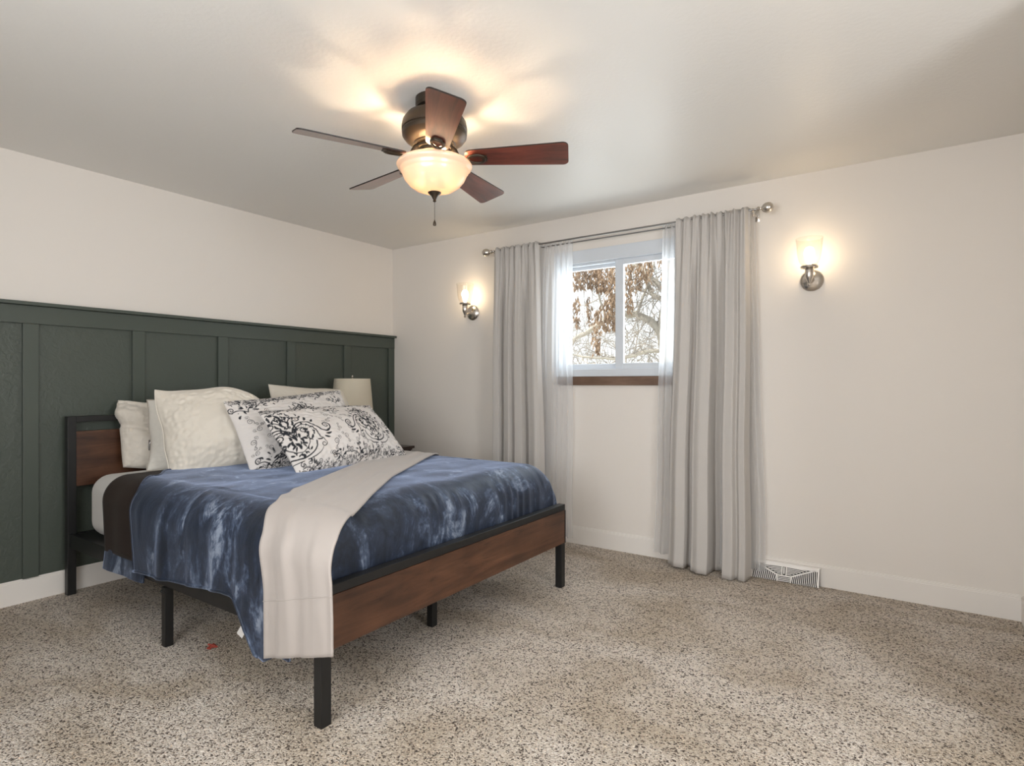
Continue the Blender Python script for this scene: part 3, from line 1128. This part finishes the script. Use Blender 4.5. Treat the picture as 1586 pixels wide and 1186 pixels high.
def pillow(name, label, cat, mat, W, H, Tk, foot, face, lean, roll=0.0, corner=.05, seed=1, wrinkle=.012, sag=.35, nu=60, nv=48, group=None, power=.42, pinch=.06, warp=None, paint=None, irr=.020):
    fn = pillow_shape(W, H, Tk, corner, seed, wrinkle, sag, power, pinch, irr)
    bm = bmesh.new()
    def spread(t):        # denser samples near the seams
        return math.sin((t - .5) * math.pi) * .35 + (2 * t - 1) * .65
    F, B = {}, {}
    for i in range(nu + 1):
        for j in range(nv + 1):
            a, b = spread(i / nu), spread(j / nv)
            p = fn(a, b, 1)
            if warp: p = warp(p, a, b, 1)
            F[i, j] = bm.verts.new(p)
            if 0 < i < nu and 0 < j < nv:
                p = fn(a, b, -1)
                if warp: p = warp(p, a, b, -1)
                B[i, j] = bm.verts.new(p)
            else:
                B[i, j] = F[i, j]
    for i in range(nu):
        for j in range(nv):
            bm.faces.new((F[i, j], F[i + 1, j], F[i + 1, j + 1], F[i, j + 1]))
            bm.faces.new((B[i, j], B[i, j + 1], B[i + 1, j + 1], B[i + 1, j]))
    me = bpy.data.meshes.new(name)
    bm.verts.index_update()
    if paint is not None:
        vals = np.zeros(len(bm.verts))
        for i in range(nu + 1):
            for j in range(nv + 1):
                val = paint((spread(i / nu) + 1) / 2 * W, (spread(j / nv) + 1) / 2 * H)
                vals[F[i, j].index] = val
                vals[B[i, j].index] = val
    bm.to_mesh(me); bm.free()
    me.shade_smooth()
    me.materials.append(mat)
    if paint is not None:
        at = me.attributes.new('print', 'FLOAT', 'POINT')
        at.data.foreach_set('value', vals.astype(np.float32))
    o = bpy.data.objects.new(name, me)
    COL.objects.link(o)
    f, l = R(face), R(lean)
    w = Vector((-math.sin(f), math.cos(f), 0))
    u = Vector((-math.sin(l) * math.cos(f), -math.sin(l) * math.sin(f), math.cos(l)))
    n = w.cross(u)
    if roll:
        rm = Matrix.Rotation(R(roll), 3, n)
        w, u = rm @ w, rm @ u
    mt = Matrix((( w.x, -n.x, u.x), (w.y, -n.y, u.y), (w.z, -n.z, u.z))).to_4x4()
    c = Vector(foot) + u * (H / 2)
    o.matrix_world = Matrix.Translation(c) @ mt
    tag(o, label, cat, group)
    return o, fn


def piping(o, fn, mat, nm='piping', rad=.004, warp=None):
    m = MB()
    pts = []
    for k in range(40): pts.append((-1 + 2 * k / 40, -1))
    for k in range(40): pts.append((1, -1 + 2 * k / 40))
    for k in range(40): pts.append((1 - 2 * k / 40, 1))
    for k in range(40): pts.append((-1, 1 - 2 * k / 40))
    P = []
    for a, b in pts:
        p = fn(a, b, 1)
        if warp: p = warp(p, a, b, 1)
        P.append(p)
    m.tube(P, rad, 6, closed=True)
    bm = m.bm
    bmesh.ops.recalc_face_normals(bm, faces=bm.faces)
    me = bpy.data.meshes.new(nm)
    bm.to_mesh(me); bm.free()
    me.shade_smooth()
    me.materials.append(mat)
    c = bpy.data.objects.new(nm, me)
    COL.objects.link(c)
    c.parent = o
    return c


# --- printed scrollwork, drawn as strokes into a fine raster (metres)
RES = .0016


class Print(object):
    def __init__(self, W, H):
        self.W, self.H = W, H
        self.a = np.zeros((int(H / RES) + 2, int(W / RES) + 2), np.float32)

    def dot(self, x, y, r):
        h, w = self.a.shape
        cx, cy, rr = x / RES, y / RES, r / RES
        x0, x1 = max(0, int(cx - rr - 2)), min(w, int(cx + rr + 3))
        y0, y1 = max(0, int(cy - rr - 2)), min(h, int(cy + rr + 3))
        if x0 >= x1 or y0 >= y1: return
        yy, xx = np.mgrid[y0:y1, x0:x1]
        d = np.sqrt((xx - cx) ** 2 + (yy - cy) ** 2)
        v = np.clip(rr + .5 - d, 0, 1)
        self.a[y0:y1, x0:x1] = np.maximum(self.a[y0:y1, x0:x1], v)

    def stroke(self, pts, w0, w1=None, belly=False):
        w1 = w0 if w1 is None else w1
        n = len(pts)
        for i in range(n - 1):
            (xa, ya), (xb, yb) = pts[i], pts[i + 1]
            st = max(1, int(math.hypot(xb - xa, yb - ya) / (RES * .9)))
            for k in range(st):
                f = (i + k / st) / (n - 1)
                w = (w0 + (w1 - w0) * f) if not belly else w0 * (.15 + .85 * math.sin(math.pi * f))
                self.dot(xa + (xb - xa) * k / st, ya + (yb - ya) * k / st, w / 2)

    def at(self, x, y):
        h, w = self.a.shape
        i, j = min(h - 2, max(0, int(y / RES))), min(w - 2, max(0, int(x / RES)))
        fx, fy = x / RES - j, y / RES - i
        A = self.a
        return float((A[i, j] * (1 - fx) + A[i, j + 1] * fx) * (1 - fy) + (A[i + 1, j] * (1 - fx) + A[i + 1, j + 1] * fx) * fy)


def place(pts, cx, cy, s, ang=0.0, mir=1):
    ca, sa = math.cos(ang), math.sin(ang)
    return [(cx + s * (ca * x * mir - sa * y), cy + s * (sa * x * mir + ca * y)) for x, y in pts]


def spiral(cx, cy, r, a0, turns, n=40, shrink=.12):
    """from the outside in, starting at angle a0"""
    return [(cx + r * (1 - (1 - shrink) * k / n) * math.cos(a0 + turns * 6.283 * k / n), cy + r * (1 - (1 - shrink) * k / n) * math.sin(a0 + turns * 6.283 * k / n)) for k in range(n + 1)]


def bez(p0, p1, p2, p3, n=24):
    o = []
    for k in range(n + 1):
        t_ = k / n
        a, b, c, d = (1 - t_) ** 3, 3 * t_ * (1 - t_) ** 2, 3 * t_ * t_ * (1 - t_), t_ ** 3
        o.append((a * p0[0] + b * p1[0] + c * p2[0] + d * p3[0], a * p0[1] + b * p1[1] + c * p2[1] + d * p3[1]))
    return o


def leaf(P, cx, cy, s, ang, L, W_, mir=1, at=(0, 0), tilt=0.0):
    pts = [(at[0] + L * k / 10 * math.cos(tilt + .5 * k / 10), at[1] + L * k / 10 * math.sin(tilt + .5 * k / 10)) for k in range(11)]
    P.stroke(place(pts, cx, cy, s, ang, mir), W_ * s, belly=True)


def medallion(P, cx, cy, s, ang=0.0):
    W = .031
    for mir in (1, -1):
        pl = lambda pts: place(pts, cx, cy, s, ang, mir)
        # great outer scroll : rises from the foot, swells out and curls back in
        P.stroke(pl(bez((0, .12), (.28, .62), (.62, .42), (.70, .05)) ), W * s * 1.3)
        P.stroke(pl(bez((0, .03), (.26, .50), (.54, .34), (.60, .02)) ), W * s)
        P.stroke(pl(bez((.70, .05), (.76, -.18), (1.05, -.20), (1.10, .06))), W * s * 1.3)
        P.stroke(pl(spiral(.98, .08, .125, -.1, 1.45)), W * s * 1.3, W * s * .7)
        P.stroke(pl(bez((.60, .02), (.58, -.28), (.70, -.34), (.74, -.48))), W * s * 1.2, W * s * .6)
        P.stroke(pl(spiral(.66, -.50, .085, 0, -1.2)), W * s, W * s * .6)
        # inner curl
        P.stroke(pl(bez((.05, -.05), (.10, .30), (.36, .28), (.42, .10))), W * s)
        P.stroke(pl(spiral(.31, .10, .11, .1, 1.4)), W * s * 1.1, W * s * .6)
        # crown scrolls
        P.stroke(pl(bez((.02, .34), (.10, .62), (.22, .70), (.34, .72))), W * s * 1.1)
        P.stroke(pl(spiral(.33, .60, .125, 1.5, -1.45)), W * s * 1.2, W * s * .6)
        # lower basket
        P.stroke(pl(bez((0, -.72), (.20, -.70), (.44, -.62), (.48, -.34))), W * s * 1.2)
        P.stroke(pl(bez((.06, -.80), (.32, -.80), (.56, -.70), (.60, -.58))), W * s, W * s * .5)
        P.stroke(pl(bez((0, -.55), (.14, -.50), (.30, -.40), (.34, -.10))), W * s * .8)
        P.stroke(pl(spiral(.10, -.88, .075, 1.2, -1.2)), W * s * .9, W * s * .5)
        for (x, y, a, L, wd) in ((.34, -.12, 1.2, .17, .07), (.26, -.22, 2.0, .15, .065), (.37, -.25, .5, .15, .06), (.20, -.36, 2.1, .15, .06),
                                 (.10, -.30, 1.0, .20, .075), (.06, .10, .9, .20, .06), (.07, .42, 1.2, .24, .075), (.16, .40, .75, .20, .06), (.02, .60, 1.35, .26, .075),
                                 (.50, .44, .6, .18, .07), (.62, .34, .2, .17, .07), (.82, -.22, -.5, .20, .075), (.86, -.14, -.1, .18, .07), (.76, -.28, -1.0, .18, .07),
                                 (.54, -.30, -.9, .14, .06), (.48, .16, -.6, .14, .05), (.10, -.10, 1.0, .16, .05), (.14, .20, .7, .15, .05), (.44, .62, .3, .14, .055), (.46, .74, .9, .13, .05)):
            leaf(P, cx, cy, s, ang, L, wd, mir, (x, y), a)
        rl = random.Random(8)
        for k in range(34):
            x, y = rl.uniform(.03, .52), rl.uniform(-.66, .34)
            if (x / .56) ** 2 + (y / .72) ** 2 < 1:
                leaf(P, cx, cy, s, ang, rl.uniform(.09, .15), rl.uniform(.035, .055), mir, (x, y), rl.uniform(.2, 2.2))
        for k in range(10):
            leaf(P, cx, cy, s, ang, rl.uniform(.10, .17), .05, mir, (rl.uniform(.02, .30), rl.uniform(.50, .95)), rl.uniform(.4, 1.6))
        for k in range(9):
            th = .25 + k * .13
            x, y = place([(.46 * math.cos(th) + .10, .38 * math.sin(th) - .06)], cx, cy, s, ang, mir)[0]
            P.dot(x, y, .012 * s)
    for (y, L) in ((-.45, .26), (-.16, .18), (.70, .30), (-.74, .16)):
        leaf(P, cx, cy, s, ang, L, .085, 1, (-.01, y), 1.32)


def curlicue(P, cx, cy, s, ang=0.0, mir=1):
    W = .085
    P.stroke(place(spiral(.32, .52, .30, -1.6, 1.3), cx, cy, s, ang, mir), W * s * .6, W * s * 1.0)
    P.stroke(place(spiral(-.10, -.10, .38, 1.0, 1.35), cx, cy, s, ang, mir), W * s, W * s * .7)
    P.stroke(place(bez((.12, .22), (.34, -.1), (.2, -.5), (-.15, -.75)), cx, cy, s, ang, mir), W * s)
    P.stroke(place(spiral(-.12, -.98, .24, 1.3, -1.2), cx, cy, s, ang, mir), W * s, W * s * .6)


def sprig(P, cx, cy, s, ang=0.0, seed=0):
    rnd = random.Random(seed)
    for k in range(13):
        a = rnd.uniform(-2.2, 2.2) + 1.57
        d = rnd.uniform(.05, .75)
        leaf(P, cx, cy, s, ang, rnd.uniform(.28, .42), rnd.uniform(.10, .16), 1, (d * math.cos(a), d * math.sin(a)), a + rnd.uniform(-.5, .5))
    for m_ in (1, -1):
        P.stroke(place(bez((0, -.3), (.3, .1), (.6, .2), (.95, .1)), cx, cy, s, ang, m_), .08 * s)
        P.stroke(place(spiral(.88, .32, .24, -1.2, 1.4), cx, cy, s, ang, m_), .08 * s, .05 * s)
    for k in range(8):
        x, y = place([(rnd.uniform(-1, 1), rnd.uniform(-.6, .8))], cx, cy, s, ang)[0]
        P.dot(x, y, .035 * s)


P6 = Print(.90, .51)
medallion(P6, .615, .235, .185)
medallion(P6, .065, .245, .20)
for i, (x, y, s, a) in enumerate(((.06, .465, .060, 0), (.20, .470, .06, 0), (.34, .460, .062, .1), (.46, .475, .055, 0), (.62, .470, .06, 0), (.78, .465, .06, 0), (.87, .42, .05, .5),
                                  (.30, .060, .060, 0), (.43, .055, .060, 0), (.10, .040, .055, 0), (.56, .045, .05, 0), (.70, .03, .05, 0), (.84, .05, .055, 0), (.42, .40, .055, .3), (.865, .33, .035, .6))):
    sprig(P6, x, y, s, a, i + 3)
for (x, y, s, a, mi) in ((.335, .36, .040, .9, 1), (.285, .14, .045, -.3, 1), (.36, .16, .040, .2, -1), (.43, .22, .045, 0, 1), (.45, .32, .035, .6, -1), (.395, .30, .032, 0, -1), (.84, .17, .035, 0, 1), (.50, .13, .035, .4, 1)):
    curlicue(P6, x, y, s, a, mi)
P5 = Print(.84, .51)
medallion(P5, .42, .25, .165)
for i, (x, y, s, a) in enumerate(((.09, .42, .080, .2), (.17, .45, .06, 0), (.30, .46, .06, 0), (.45, .46, .06, 0), (.60, .46, .06, 0), (.12, .06, .08, 0), (.24, .07, .065, .2), (.38, .05, .06, 0), (.72, .4, .06, 0))):
    sprig(P5, x, y, s, a, i + 40)
for (x, y, s, a, mi) in ((.075, .335, .042, .8, 1), (.055, .20, .042, 0, 1), (.17, .20, .05, .6, -1), (.19, .36, .05, .3, 1), (.24, .28, .04, 0, 1)):
    curlicue(P5, x, y, s, a, mi)

for (x, y, s, a, mi) in ((.30, .30, .040, 2.2, 1), (.36, .45, .032, 1.2, -1), (.34, .22, .034, 3.0, 1), (.44, .12, .036, 2.4, -1), (.40, .36, .034, 2.0, 1), (.86, .26, .034, 1.0, 1), (.83, .38, .034, 2.2, -1), (.25, .07, .04, 1.5, 1), (.38, .41, .03, .2, 1), (.86, .11, .03, 2.0, 1)):
    curlicue(P6, x, y, s, a, mi)
for k in range(26):
    x = .02 + k * .0345
    sprig(P6, x, .492 - .012 * (k % 2), .030, .4 * (k % 3), 90 + k)
    sprig(P6, x, .020 + .012 * (k % 2), .028, .4 * (k % 3), 130 + k)
    sprig(P5, x * .93, .490 - .012 * (k % 2), .030, .4 * (k % 3), 170 + k)
    sprig(P5, x * .93, .022 + .012 * (k % 2), .030, .4 * (k % 3), 210 + k)
for (x, y, s, a, mi) in ((.10, .27, .04, 2.4, 1), (.15, .30, .036, 1.1, -1), (.21, .13, .04, 1.9, 1), (.13, .14, .036, .4, -1), (.05, .13, .034, 2.4, 1)):
    curlicue(P5, x, y, s, a, mi)

G = 'pillows piled at the head of the bed'
ZB = .712


def slump(k):
    def w(p, a, b, side):
        return Vector((p.x, p.y - k * (1 - b) * .5 * (1 if side > 0 else .3), p.z))
    return w


# beige plush pillow against the headboard
def plush_warp(p, a, b, side):
    e = 1 - a * a * .35
    roll_ = math.exp(-((b - .34 + .25 * a) / .17) ** 2)
    crease = math.exp(-((b - .02 + .22 * a) / .07) ** 2) + .8 * math.exp(-((b - .66 + .3 * a) / .07) ** 2)
    f = (.030 * roll_ - .026 * crease) * e
    x = p.x * (1 - .07 * (1 - b) * .5) - .022 * roll_ * max(0.0, -a) ** 3 + .010 * max(0.0, -a) ** 3 * crease
    return Vector((x, p.y - side * f, p.z + .012 * math.sin(a * 4)))


o, fn = pillow('plush_pillow', 'wrinkled beige plush pillow leaning on the near end of the headboard', 'pillow', M['cream_plush'], .60, .43, .15, (.265, 1.76, ZB - .03), -12, 16, 0, seed=4, wrinkle=.034, irr=.008, group=G, warp=plush_warp)
m = MB()
m.box(-.010, .012, -.085, -.081, -.035, .035)
tg = MB()
tg.grid(4, 6, lambda u, v: Vector((-.155 + .040 * u, -.098 + .01 * math.sin(v * 5 + u * 3), -.125 + .060 * v + .01 * u)))
bm = tg.bm
me = bpy.data.meshes.new('silver_label'); bm.to_mesh(me); bm.free(); me.materials.append(M['silver'])
c = bpy.data.objects.new('silver_label', me); COL.objects.link(c); c.parent = o; c['label'] = 'small silvery label'
m.bm.free()
# pale cushion in front of it
o, fn = pillow('piped_pillow', 'pale cream piped pillow wedged behind the large cream pillow', 'pillow', M['cream_pale'], .56, .44, .23, (.50, 1.80, ZB - .02), -26, 17, 3, seed=9, wrinkle=.016, group=G, power=.66, corner=.05, pinch=.09)
piping(o, fn, M['piping'])
# large cream pillow
def droop(p, a, b, side):
    d = max(0.0, a + .1) ** 2 * max(0.0, b + .2) ** 2
    return Vector((p.x - .03 * d, p.y, p.z - .075 * d + .012 * max(0, -a) ** 3 * max(0, b) ** 3))


o, fn = pillow('square_pillow', 'large cream square pillow standing tallest at the front left of the pile', 'pillow', M['cream'], .62, .55, .26, (.78, 1.80, ZB - .035), -26, 22, 7, seed=15, wrinkle=.030, group=G, warp=droop, nu=80, nv=70, corner=.05, pinch=.09, power=.66)
piping(o, fn, M['cream'], 'edge_seam', .004, droop)
# cream pillow at the far back
pillow('back_pillow', 'cream pillow at the back of the pile in front of the lamp', 'pillow', M['cream'], .74, .53, .25, (.42, 2.72, ZB - .03), 0, 20, -3, seed=22, wrinkle=.018, group=G, nu=70, nv=56, corner=.06, pinch=.09, power=.66)
# printed shams
pillow('damask_pillow', 'black and white scroll print pillow half hidden behind the other printed one', 'pillow', M['damask'], .84, .51, .24, (1.055, 2.19, ZB - .02), -4, 31, 5, seed=31, wrinkle=.016, group=G, nu=330, nv=230, paint=P5.at, irr=.006, corner=.05, pinch=.08, power=.66)
pillow('damask_pillow', 'black and white scroll print pillow lying in front of the whole pile', 'pillow', M['damask'], .90, .51, .27, (1.36, 2.27, ZB - .02), 3, 45, 1, seed=37, wrinkle=.018, group=G, nu=380, nv=230, paint=P6.at, irr=.008, corner=.05, pinch=.08, power=.66)

# ------------------------------------------------------------------ nightstand and lamp
ns = thing('nightstand', 'dark espresso wood nightstand beyond the bed in the corner', 'nightstand', (.25, 3.33, 0))
NX0, NX1, NY0, NY1, NZ = .045, .44, 3.06, 3.62, .655
MB().box(NX0, NX1 + .025, NY0 - .02, NY1 + .02, NZ - .020, NZ, .003).build('top', M['espresso'], ns)
MB().box(NX0, NX1 + .010, NY0 - .008, NY1 + .008, NZ - .036, NZ - .0205, .005).build('moulding', M['espresso'], ns)
MB().box(NX0, NX1, NY0, NY1, .10, NZ - .0365, .002).build('body', M['espresso'], ns)
for z0, z1 in ((.36, .60), (.12, .34)):
    d = MB().box(NX1 + .0005, NX1 + .016, NY0 + .025, NY1 - .025, z0, z1, .003).build('drawer', M['espresso'], ns)
    MB().lathe([(.006, 0), (.006, .012), (.013, .018), (.013, .024), (.004, .028)], (NX1 + .016, (NY0 + NY1) / 2, (z0 + z1) / 2), 16, 'X').build('knob', M['nickel'], d, True, 40)
for x in (NX0 + .02, NX1 - .02):
    for y in (NY0 + .02, NY1 - .02):
        MB().box(x - .018, x + .018, y - .018, y + .018, 0, .0995, .002).build('leg', M['espresso'], ns)
LX, LY = .235, 3.155
lamp = thing('table_lamp', 'table lamp with a cream drum shade standing on the nightstand', 'table lamp', (LX, LY, NZ))
MB().lathe([(.065, NZ + .0005), (.065, NZ + .012), (.030, NZ + .022), (.022, NZ + .06), (.045, NZ + .12), (.055, NZ + .18), (.040, NZ + .24), (.014, NZ + .27), (.010, NZ + .30)], (LX, LY, 0), 32).build('base', M['nickel'], lamp, True, 40)
m = MB()
prof = [(.168, NZ + .285), (.143, NZ + .575)]
m.lathe(prof + [(.140, NZ + .575), (.165, NZ + .285), (.168, NZ + .285)], (LX, LY, 0), 48, cap=False)
m.build('lamp_shade', M['lampshade'], lamp, True, 30)
m = MB()
m.tube([(LX, LY, NZ + .30), (LX, LY, NZ + .582)], .004, 8)
for a in (0, 2.094, 4.189):
    m.tube([(LX, LY, NZ + .565), (LX + .140 * math.cos(a), LY + .140 * math.sin(a), NZ + .565)], .002, 6)
m.build('shade_carrier', M['nickel'], lamp, True)
MB().lathe([(.003, NZ + .582), (.008, NZ + .587), (.009, NZ + .593), (.006, NZ + .600), (.002, NZ + .603)], (LX, LY, 0), 16).build('finial', M['nickel'], lamp, True)

# ------------------------------------------------------------------ red scrap on the carpet
m = MB()
rnd = random.Random(5)
for k in range(3):
    pts = [Vector((1.39 + rnd.uniform(-.022, .022), 1.38 + rnd.uniform(-.02, .02), .004 + rnd.uniform(0, .008))) for _ in range(5)]
    m.tube(pts, .004, 6)
tag(m.build('fabric_scrap', M['red'], None, True), 'small red scrap lying on the carpet under the bed', 'scrap')

# ------------------------------------------------------------------ outside
S(MB().box(-14, 14, YB + .6, 24, -.72, -.60).build('ground', M['lawn']))
CAMP = Vector((3.97, 0, 1.184))


def out_pt(px, py, y):
    a = math.atan2(612, 895)
    u, v = (px - 793) / 895, (595 - py) / 895
    d = Vector((-math.sin(a) + math.cos(a) * u, math.cos(a) + math.sin(a) * u, v))
    return CAMP + d * (y / d.y)


tree = thing('garden_tree', 'bare pale tree with hanging brown leaf clusters outside the window', 'tree', (1.35, 8.2, -.60))
rt = random.Random(21)


def wob(pts, n, amp):
    out = []
    for (a, b) in zip(pts, pts[1:]):
        for k in range(n):
            p = a.lerp(b, k / n)
            out.append(p + Vector((rt.uniform(-amp, amp), rt.uniform(-amp, amp), rt.uniform(-amp, amp))))
    out.append(pts[-1])
    return out


base = Vector((1.35, 8.2, -.60))
fork = out_pt(1032, 520, 8.2)
m = MB()
pts = wob([base, Vector((1.42, 8.2, .6)), fork, out_pt(1040, 440, 8.3), out_pt(1050, 300, 8.4), out_pt(1052, 220, 8.5)], 5, .012)
m.tube(pts, [.17 - .10 * k / (len(pts) - 1) for k in range(len(pts))], 12)
trunk = m.build('trunk', M['bark'], tree, True, 180)
limbs = [([(1030, 522), (1005, 496), (985, 487), (962, 486), (935, 497), (905, 517), (870, 535), (820, 560)], .062, .028),
         ([(1035, 470), (1010, 455), (990, 410), (975, 370), (965, 330)], .040, .015),
         ([(1036, 460), (1000, 420), (940, 385), (890, 368), (840, 350)], .042, .016),
         ([(985, 487), (1000, 450), (1012, 410), (1020, 370)], .022, .010),
         ([(940, 495), (925, 450), (900, 415), (880, 380)], .020, .009),
         ([(1030, 540), (990, 548), (950, 556), (900, 552), (860, 545)], .030, .010),
         ([(1040, 430), (1070, 390), (1100, 350)], .04, .02), ([(1038, 500), (1080, 470), (1120, 460)], .04, .02)]
tips = []
for pl, r0, r1 in limbs:
    ys = 8.2 + rt.uniform(-.35, .35)
    P = [out_pt(px, py, 8.2 + (ys - 8.2) * k / (len(pl) - 1)) for k, (px, py) in enumerate(pl)]
    pts = wob(P, 4, .012)
    m = MB().tube(pts, [r0 + (r1 - r0) * k / (len(pts) - 1) for k in range(len(pts))], 9)
    m.build('limb', M['bark'], tree, True, 180)
    tips += pts[2:]
m = MB()


def twig(p, d, L, r, depth):
    pts = [p]
    n = 6
    for k in range(n):
        d = (d + Vector((rt.gauss(0, .22), rt.gauss(0, .22), rt.gauss(0, .22)))).normalized()
        pts.append(pts[-1] + d * L / n)
    m.tube(pts, [r * (1 - .75 * k / n) for k in range(n + 1)], 4, cap=False)
    if depth > 0:
        for k in range(rt.randint(2, 3)):
            i = rt.randint(2, n)
            dd = (d + Vector((rt.gauss(0, .8), rt.gauss(0, .5), rt.gauss(0, .8)))).normalized()
            twig(pts[i], dd, L * rt.uniform(.45, .75), r * .55, depth - 1)


for k in range(230):
    p = rt.choice(tips)
    d = Vector((rt.gauss(0, 1), rt.gauss(0, .5), rt.gauss(.15, 1))).normalized()
    twig(p, d, rt.uniform(.35, .95), rt.uniform(.006, .012), 2)
tw = m.build('twigs', M['twig'], tree, True, 180)
tw['kind'] = 'stuff'
# shrub of fine stems below and behind
m = MB()
for k in range(380):
    px, py = rt.uniform(830, 1060), rt.uniform(510, 640)
    p = out_pt(px, py, rt.uniform(11.0, 11.8))
    d = Vector((rt.gauss(0, .6), rt.gauss(0, .3), abs(rt.gauss(.5, .6)))).normalized()
    twig(p, d, rt.uniform(.35, .85), rt.uniform(.006, .012), 2)
shrub = m.build('bare_shrub', M['twig'], None, True, 180)
tag(shrub, 'tangle of bare twiggy shrub growing below the tree outside the window', 'shrub')
mm = MB()
mm.tube([Vector((-.9, 11.4, -.6)), Vector((-.85, 11.4, .6)), Vector((-.7, 11.4, 1.6))], [.05, .04, .02], 8)
mm.build('stem', M['twig'], shrub, True, 180)
# hanging dry leaf clusters
m = MB()


def hang(px, py, h, wd, y):
    top = out_pt(px, py, y)
    n = int(120 * h * wd * 14)
    for k in range(n):
        f = rt.random()
        spread_ = wd * (0.42 + .6 * math.sin(min(1, f * 1.15) * 3.0)) * .5
        p = top + Vector((rt.gauss(0, .55) * spread_, rt.gauss(0, .5) * spread_, -f * h))
        L, w = rt.uniform(.05, .10), rt.uniform(.010, .018)
        a = rt.uniform(0, 6.28)
        s = Vector((math.cos(a), math.sin(a), 0)) * w
        dn = Vector((rt.gauss(0, .3), rt.gauss(0, .3), -1)).normalized() * L
        c = s.cross(dn).normalized() * .006
        v4 = [m.bm.verts.new(p), m.bm.verts.new(p + dn * .5 + s + c), m.bm.verts.new(p + dn), m.bm.verts.new(p + dn * .5 - s + c), m.bm.verts.new(p + dn * .5 - c)]
        m.bm.faces.new((v4[0], v4[1], v4[4])); m.bm.faces.new((v4[1], v4[2], v4[4])); m.bm.faces.new((v4[2], v4[3], v4[4])); m.bm.faces.new((v4[3], v4[0], v4[4]))


for (px, py, h, wd, y) in ((897, 408, .36, .30, 7.6), (915, 400, .42, .26, 7.7), (880, 412, .34, .2, 7.8), (937, 408, .38, .30, 7.6), (949, 412, .50, .2, 7.5), (925, 415, .34, .2, 7.8), (893, 458, .48, .13, 7.5), (911, 458, .42, .09, 7.9),
                           (925, 478, .62, .14, 7.5), (939, 462, .44, .24, 7.6), (951, 455, .50, .16, 7.7), (879, 500, .38, .12, 7.6), (975, 405, .70, .15, 7.6), (990, 402, .40, .18, 7.8), (1003, 400, .30, .14, 7.7), (862, 440, .6, .12, 7.8), (1030, 385, .5, .15, 7.8)):
    hang(px, py, h, wd, y)
lf = m.build('leaf_clusters', M['dry_leaf'], tree, False, fix=False)
lf['kind'] = 'stuff'
lf['label'] = 'hanging clusters of dry brown leaves'
